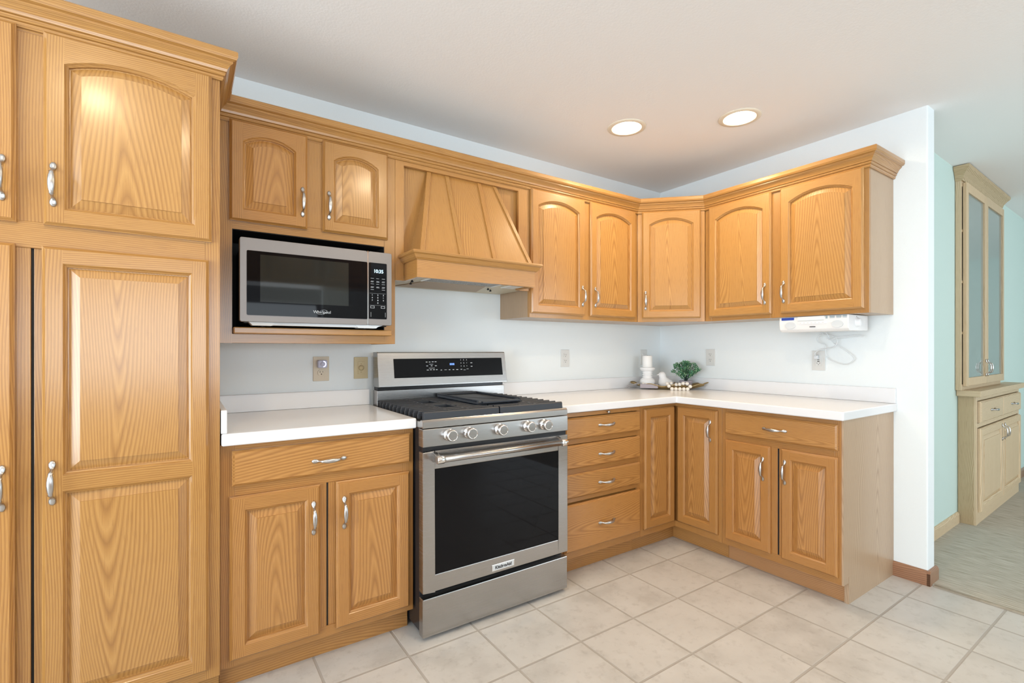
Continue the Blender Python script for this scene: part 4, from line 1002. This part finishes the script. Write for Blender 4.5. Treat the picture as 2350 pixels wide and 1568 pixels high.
mb = MB(); mb.box(-.04, W_+.04, -D-.045, 0, .876, .916, 'x'); hb_('worktop', mb, M_PALE, bevel=.003)
PM = [M_PALE, M_PALE]
for x0, x1 in ((.045, .690), (.700, W_-.045)):
    drawer(ht, x0, x1, .695, .840, -D-.012, Z0, mats=[M_PALE])
door(ht, .045, .690, .085, .655, -D-.012, Z0, mats=PM, handle_at=.655, hz=.575)
door(ht, .700, W_-.045, .085, .655, -D-.012, Z0, mats=PM, handle_at=.738, hz=.575)
ux0, ux1 = -.062, 1.10; uy = -.030
mb = MB(); mb.box(ux0, ux0+.02, uy, 0, .916, 2.36); mb.box(ux1-.02, ux1, uy, 0, .916, 2.36); mb.box(ux0+.02, ux1-.02, uy, 0, .916, .955, 'x'); mb.box(ux0+.02, ux1-.02, uy, 0, 2.31, 2.36, 'x')
hb_('upper_frame', mb, M_PALE, bevel=.001)
mb = MB(); mb.box(ux0+.02, ux1-.02, -.008, -.001, .955, 2.31); hb_('back_panel', mb, M_SHELF)
mb = MB()
for z in (1.30, 1.65, 2.0): mb.box(ux0+.02, ux1-.02, uy, -.008, z, z+.016, 'x')
hb_('shelves', mb, M_PALE)
xm = (ux0+ux1)/2
for x0, x1, hx in ((ux0+.035, xm-.002, xm-.03), (xm+.002, ux1-.005, xm+.03)):
    mb = MB(); frame_xz(mb, x0, x1, .945, 2.335, x0+.05, x1-.05, 1.00, 2.275, uy-.022, uy-.001); d = mb.build('glass_door', M_PALE, ht, bevel=.002)
    mb = MB(); mb.box(x0+.05, x1-.05, uy-.012, uy-.008, 1.00, 2.275); mb.build('glass_pane', M_HGLASS, d)
    handle(d, (hx, uy-.0215, 1.06))
mb = crown([(ux0, 0), (ux0, uy-.002), (ux1, uy-.002), (ux1, 0)], [(0, 2.345), (.006, 2.345), (.012, 2.36), (.016, 2.375), (.032, 2.40), (.046, 2.415), (.050, 2.425), (.050, 2.436), (-.02, 2.436), (-.02, 2.345)])
hb_('crown', mb, M_PALEFLAT)

# ------------------------------------------------------------------ hanging cabinets opposite (mirrored in the microwave glass)
pc_ = thing('peninsula_cabinet', 'oak cabinets hung from the ceiling behind the camera, seen only mirrored in the microwave glass', 'cabinet', (-1.5, -3.35, 1.84), PI)
mb = MB(); mb.box(0, 2.9, 0, .33, 0, .60, 'x'); mb.build('carcass', M_OAK, pc_)
for k in range(6): 
    d = door(pc_, .03+k*.48, .49+k*.48-.02, .04, .56, 0, (0, 0, 0), arch=.04, handle_at=(.44 if k % 2 == 0 else .07)+k*.48, hz=.16)

op = thing('opposite_base_cabinet', 'oak base cabinets with a white top across the aisle, seen only mirrored in the stove', 'cabinet', (-1.5, -3.35, 0), PI)
mb = MB(); mb.box(0, 2.9, 0, .60, .10, .872, 'x'); mb.box(0, 2.9, .07, .60, 0, .10, 'x'); mb.build('carcass', M_OAK, op)
mb = MB(); mb.box(-.02, 2.92, -.03, .64, .872, .914); mb.build('worktop', M_LAM, op, bevel=.005)
for k in range(6):
    door(op, .03+k*.48, .49+k*.48-.02, .14, .69, 0, (0, 0, 0), handle_at=(.42 if k % 2 == 0 else .07)+k*.48, hz=.58)
    drawer(op, .03+k*.48, .47+k*.48, .725, .85, 0, (0, 0, 0), mats=[M_FLAT])
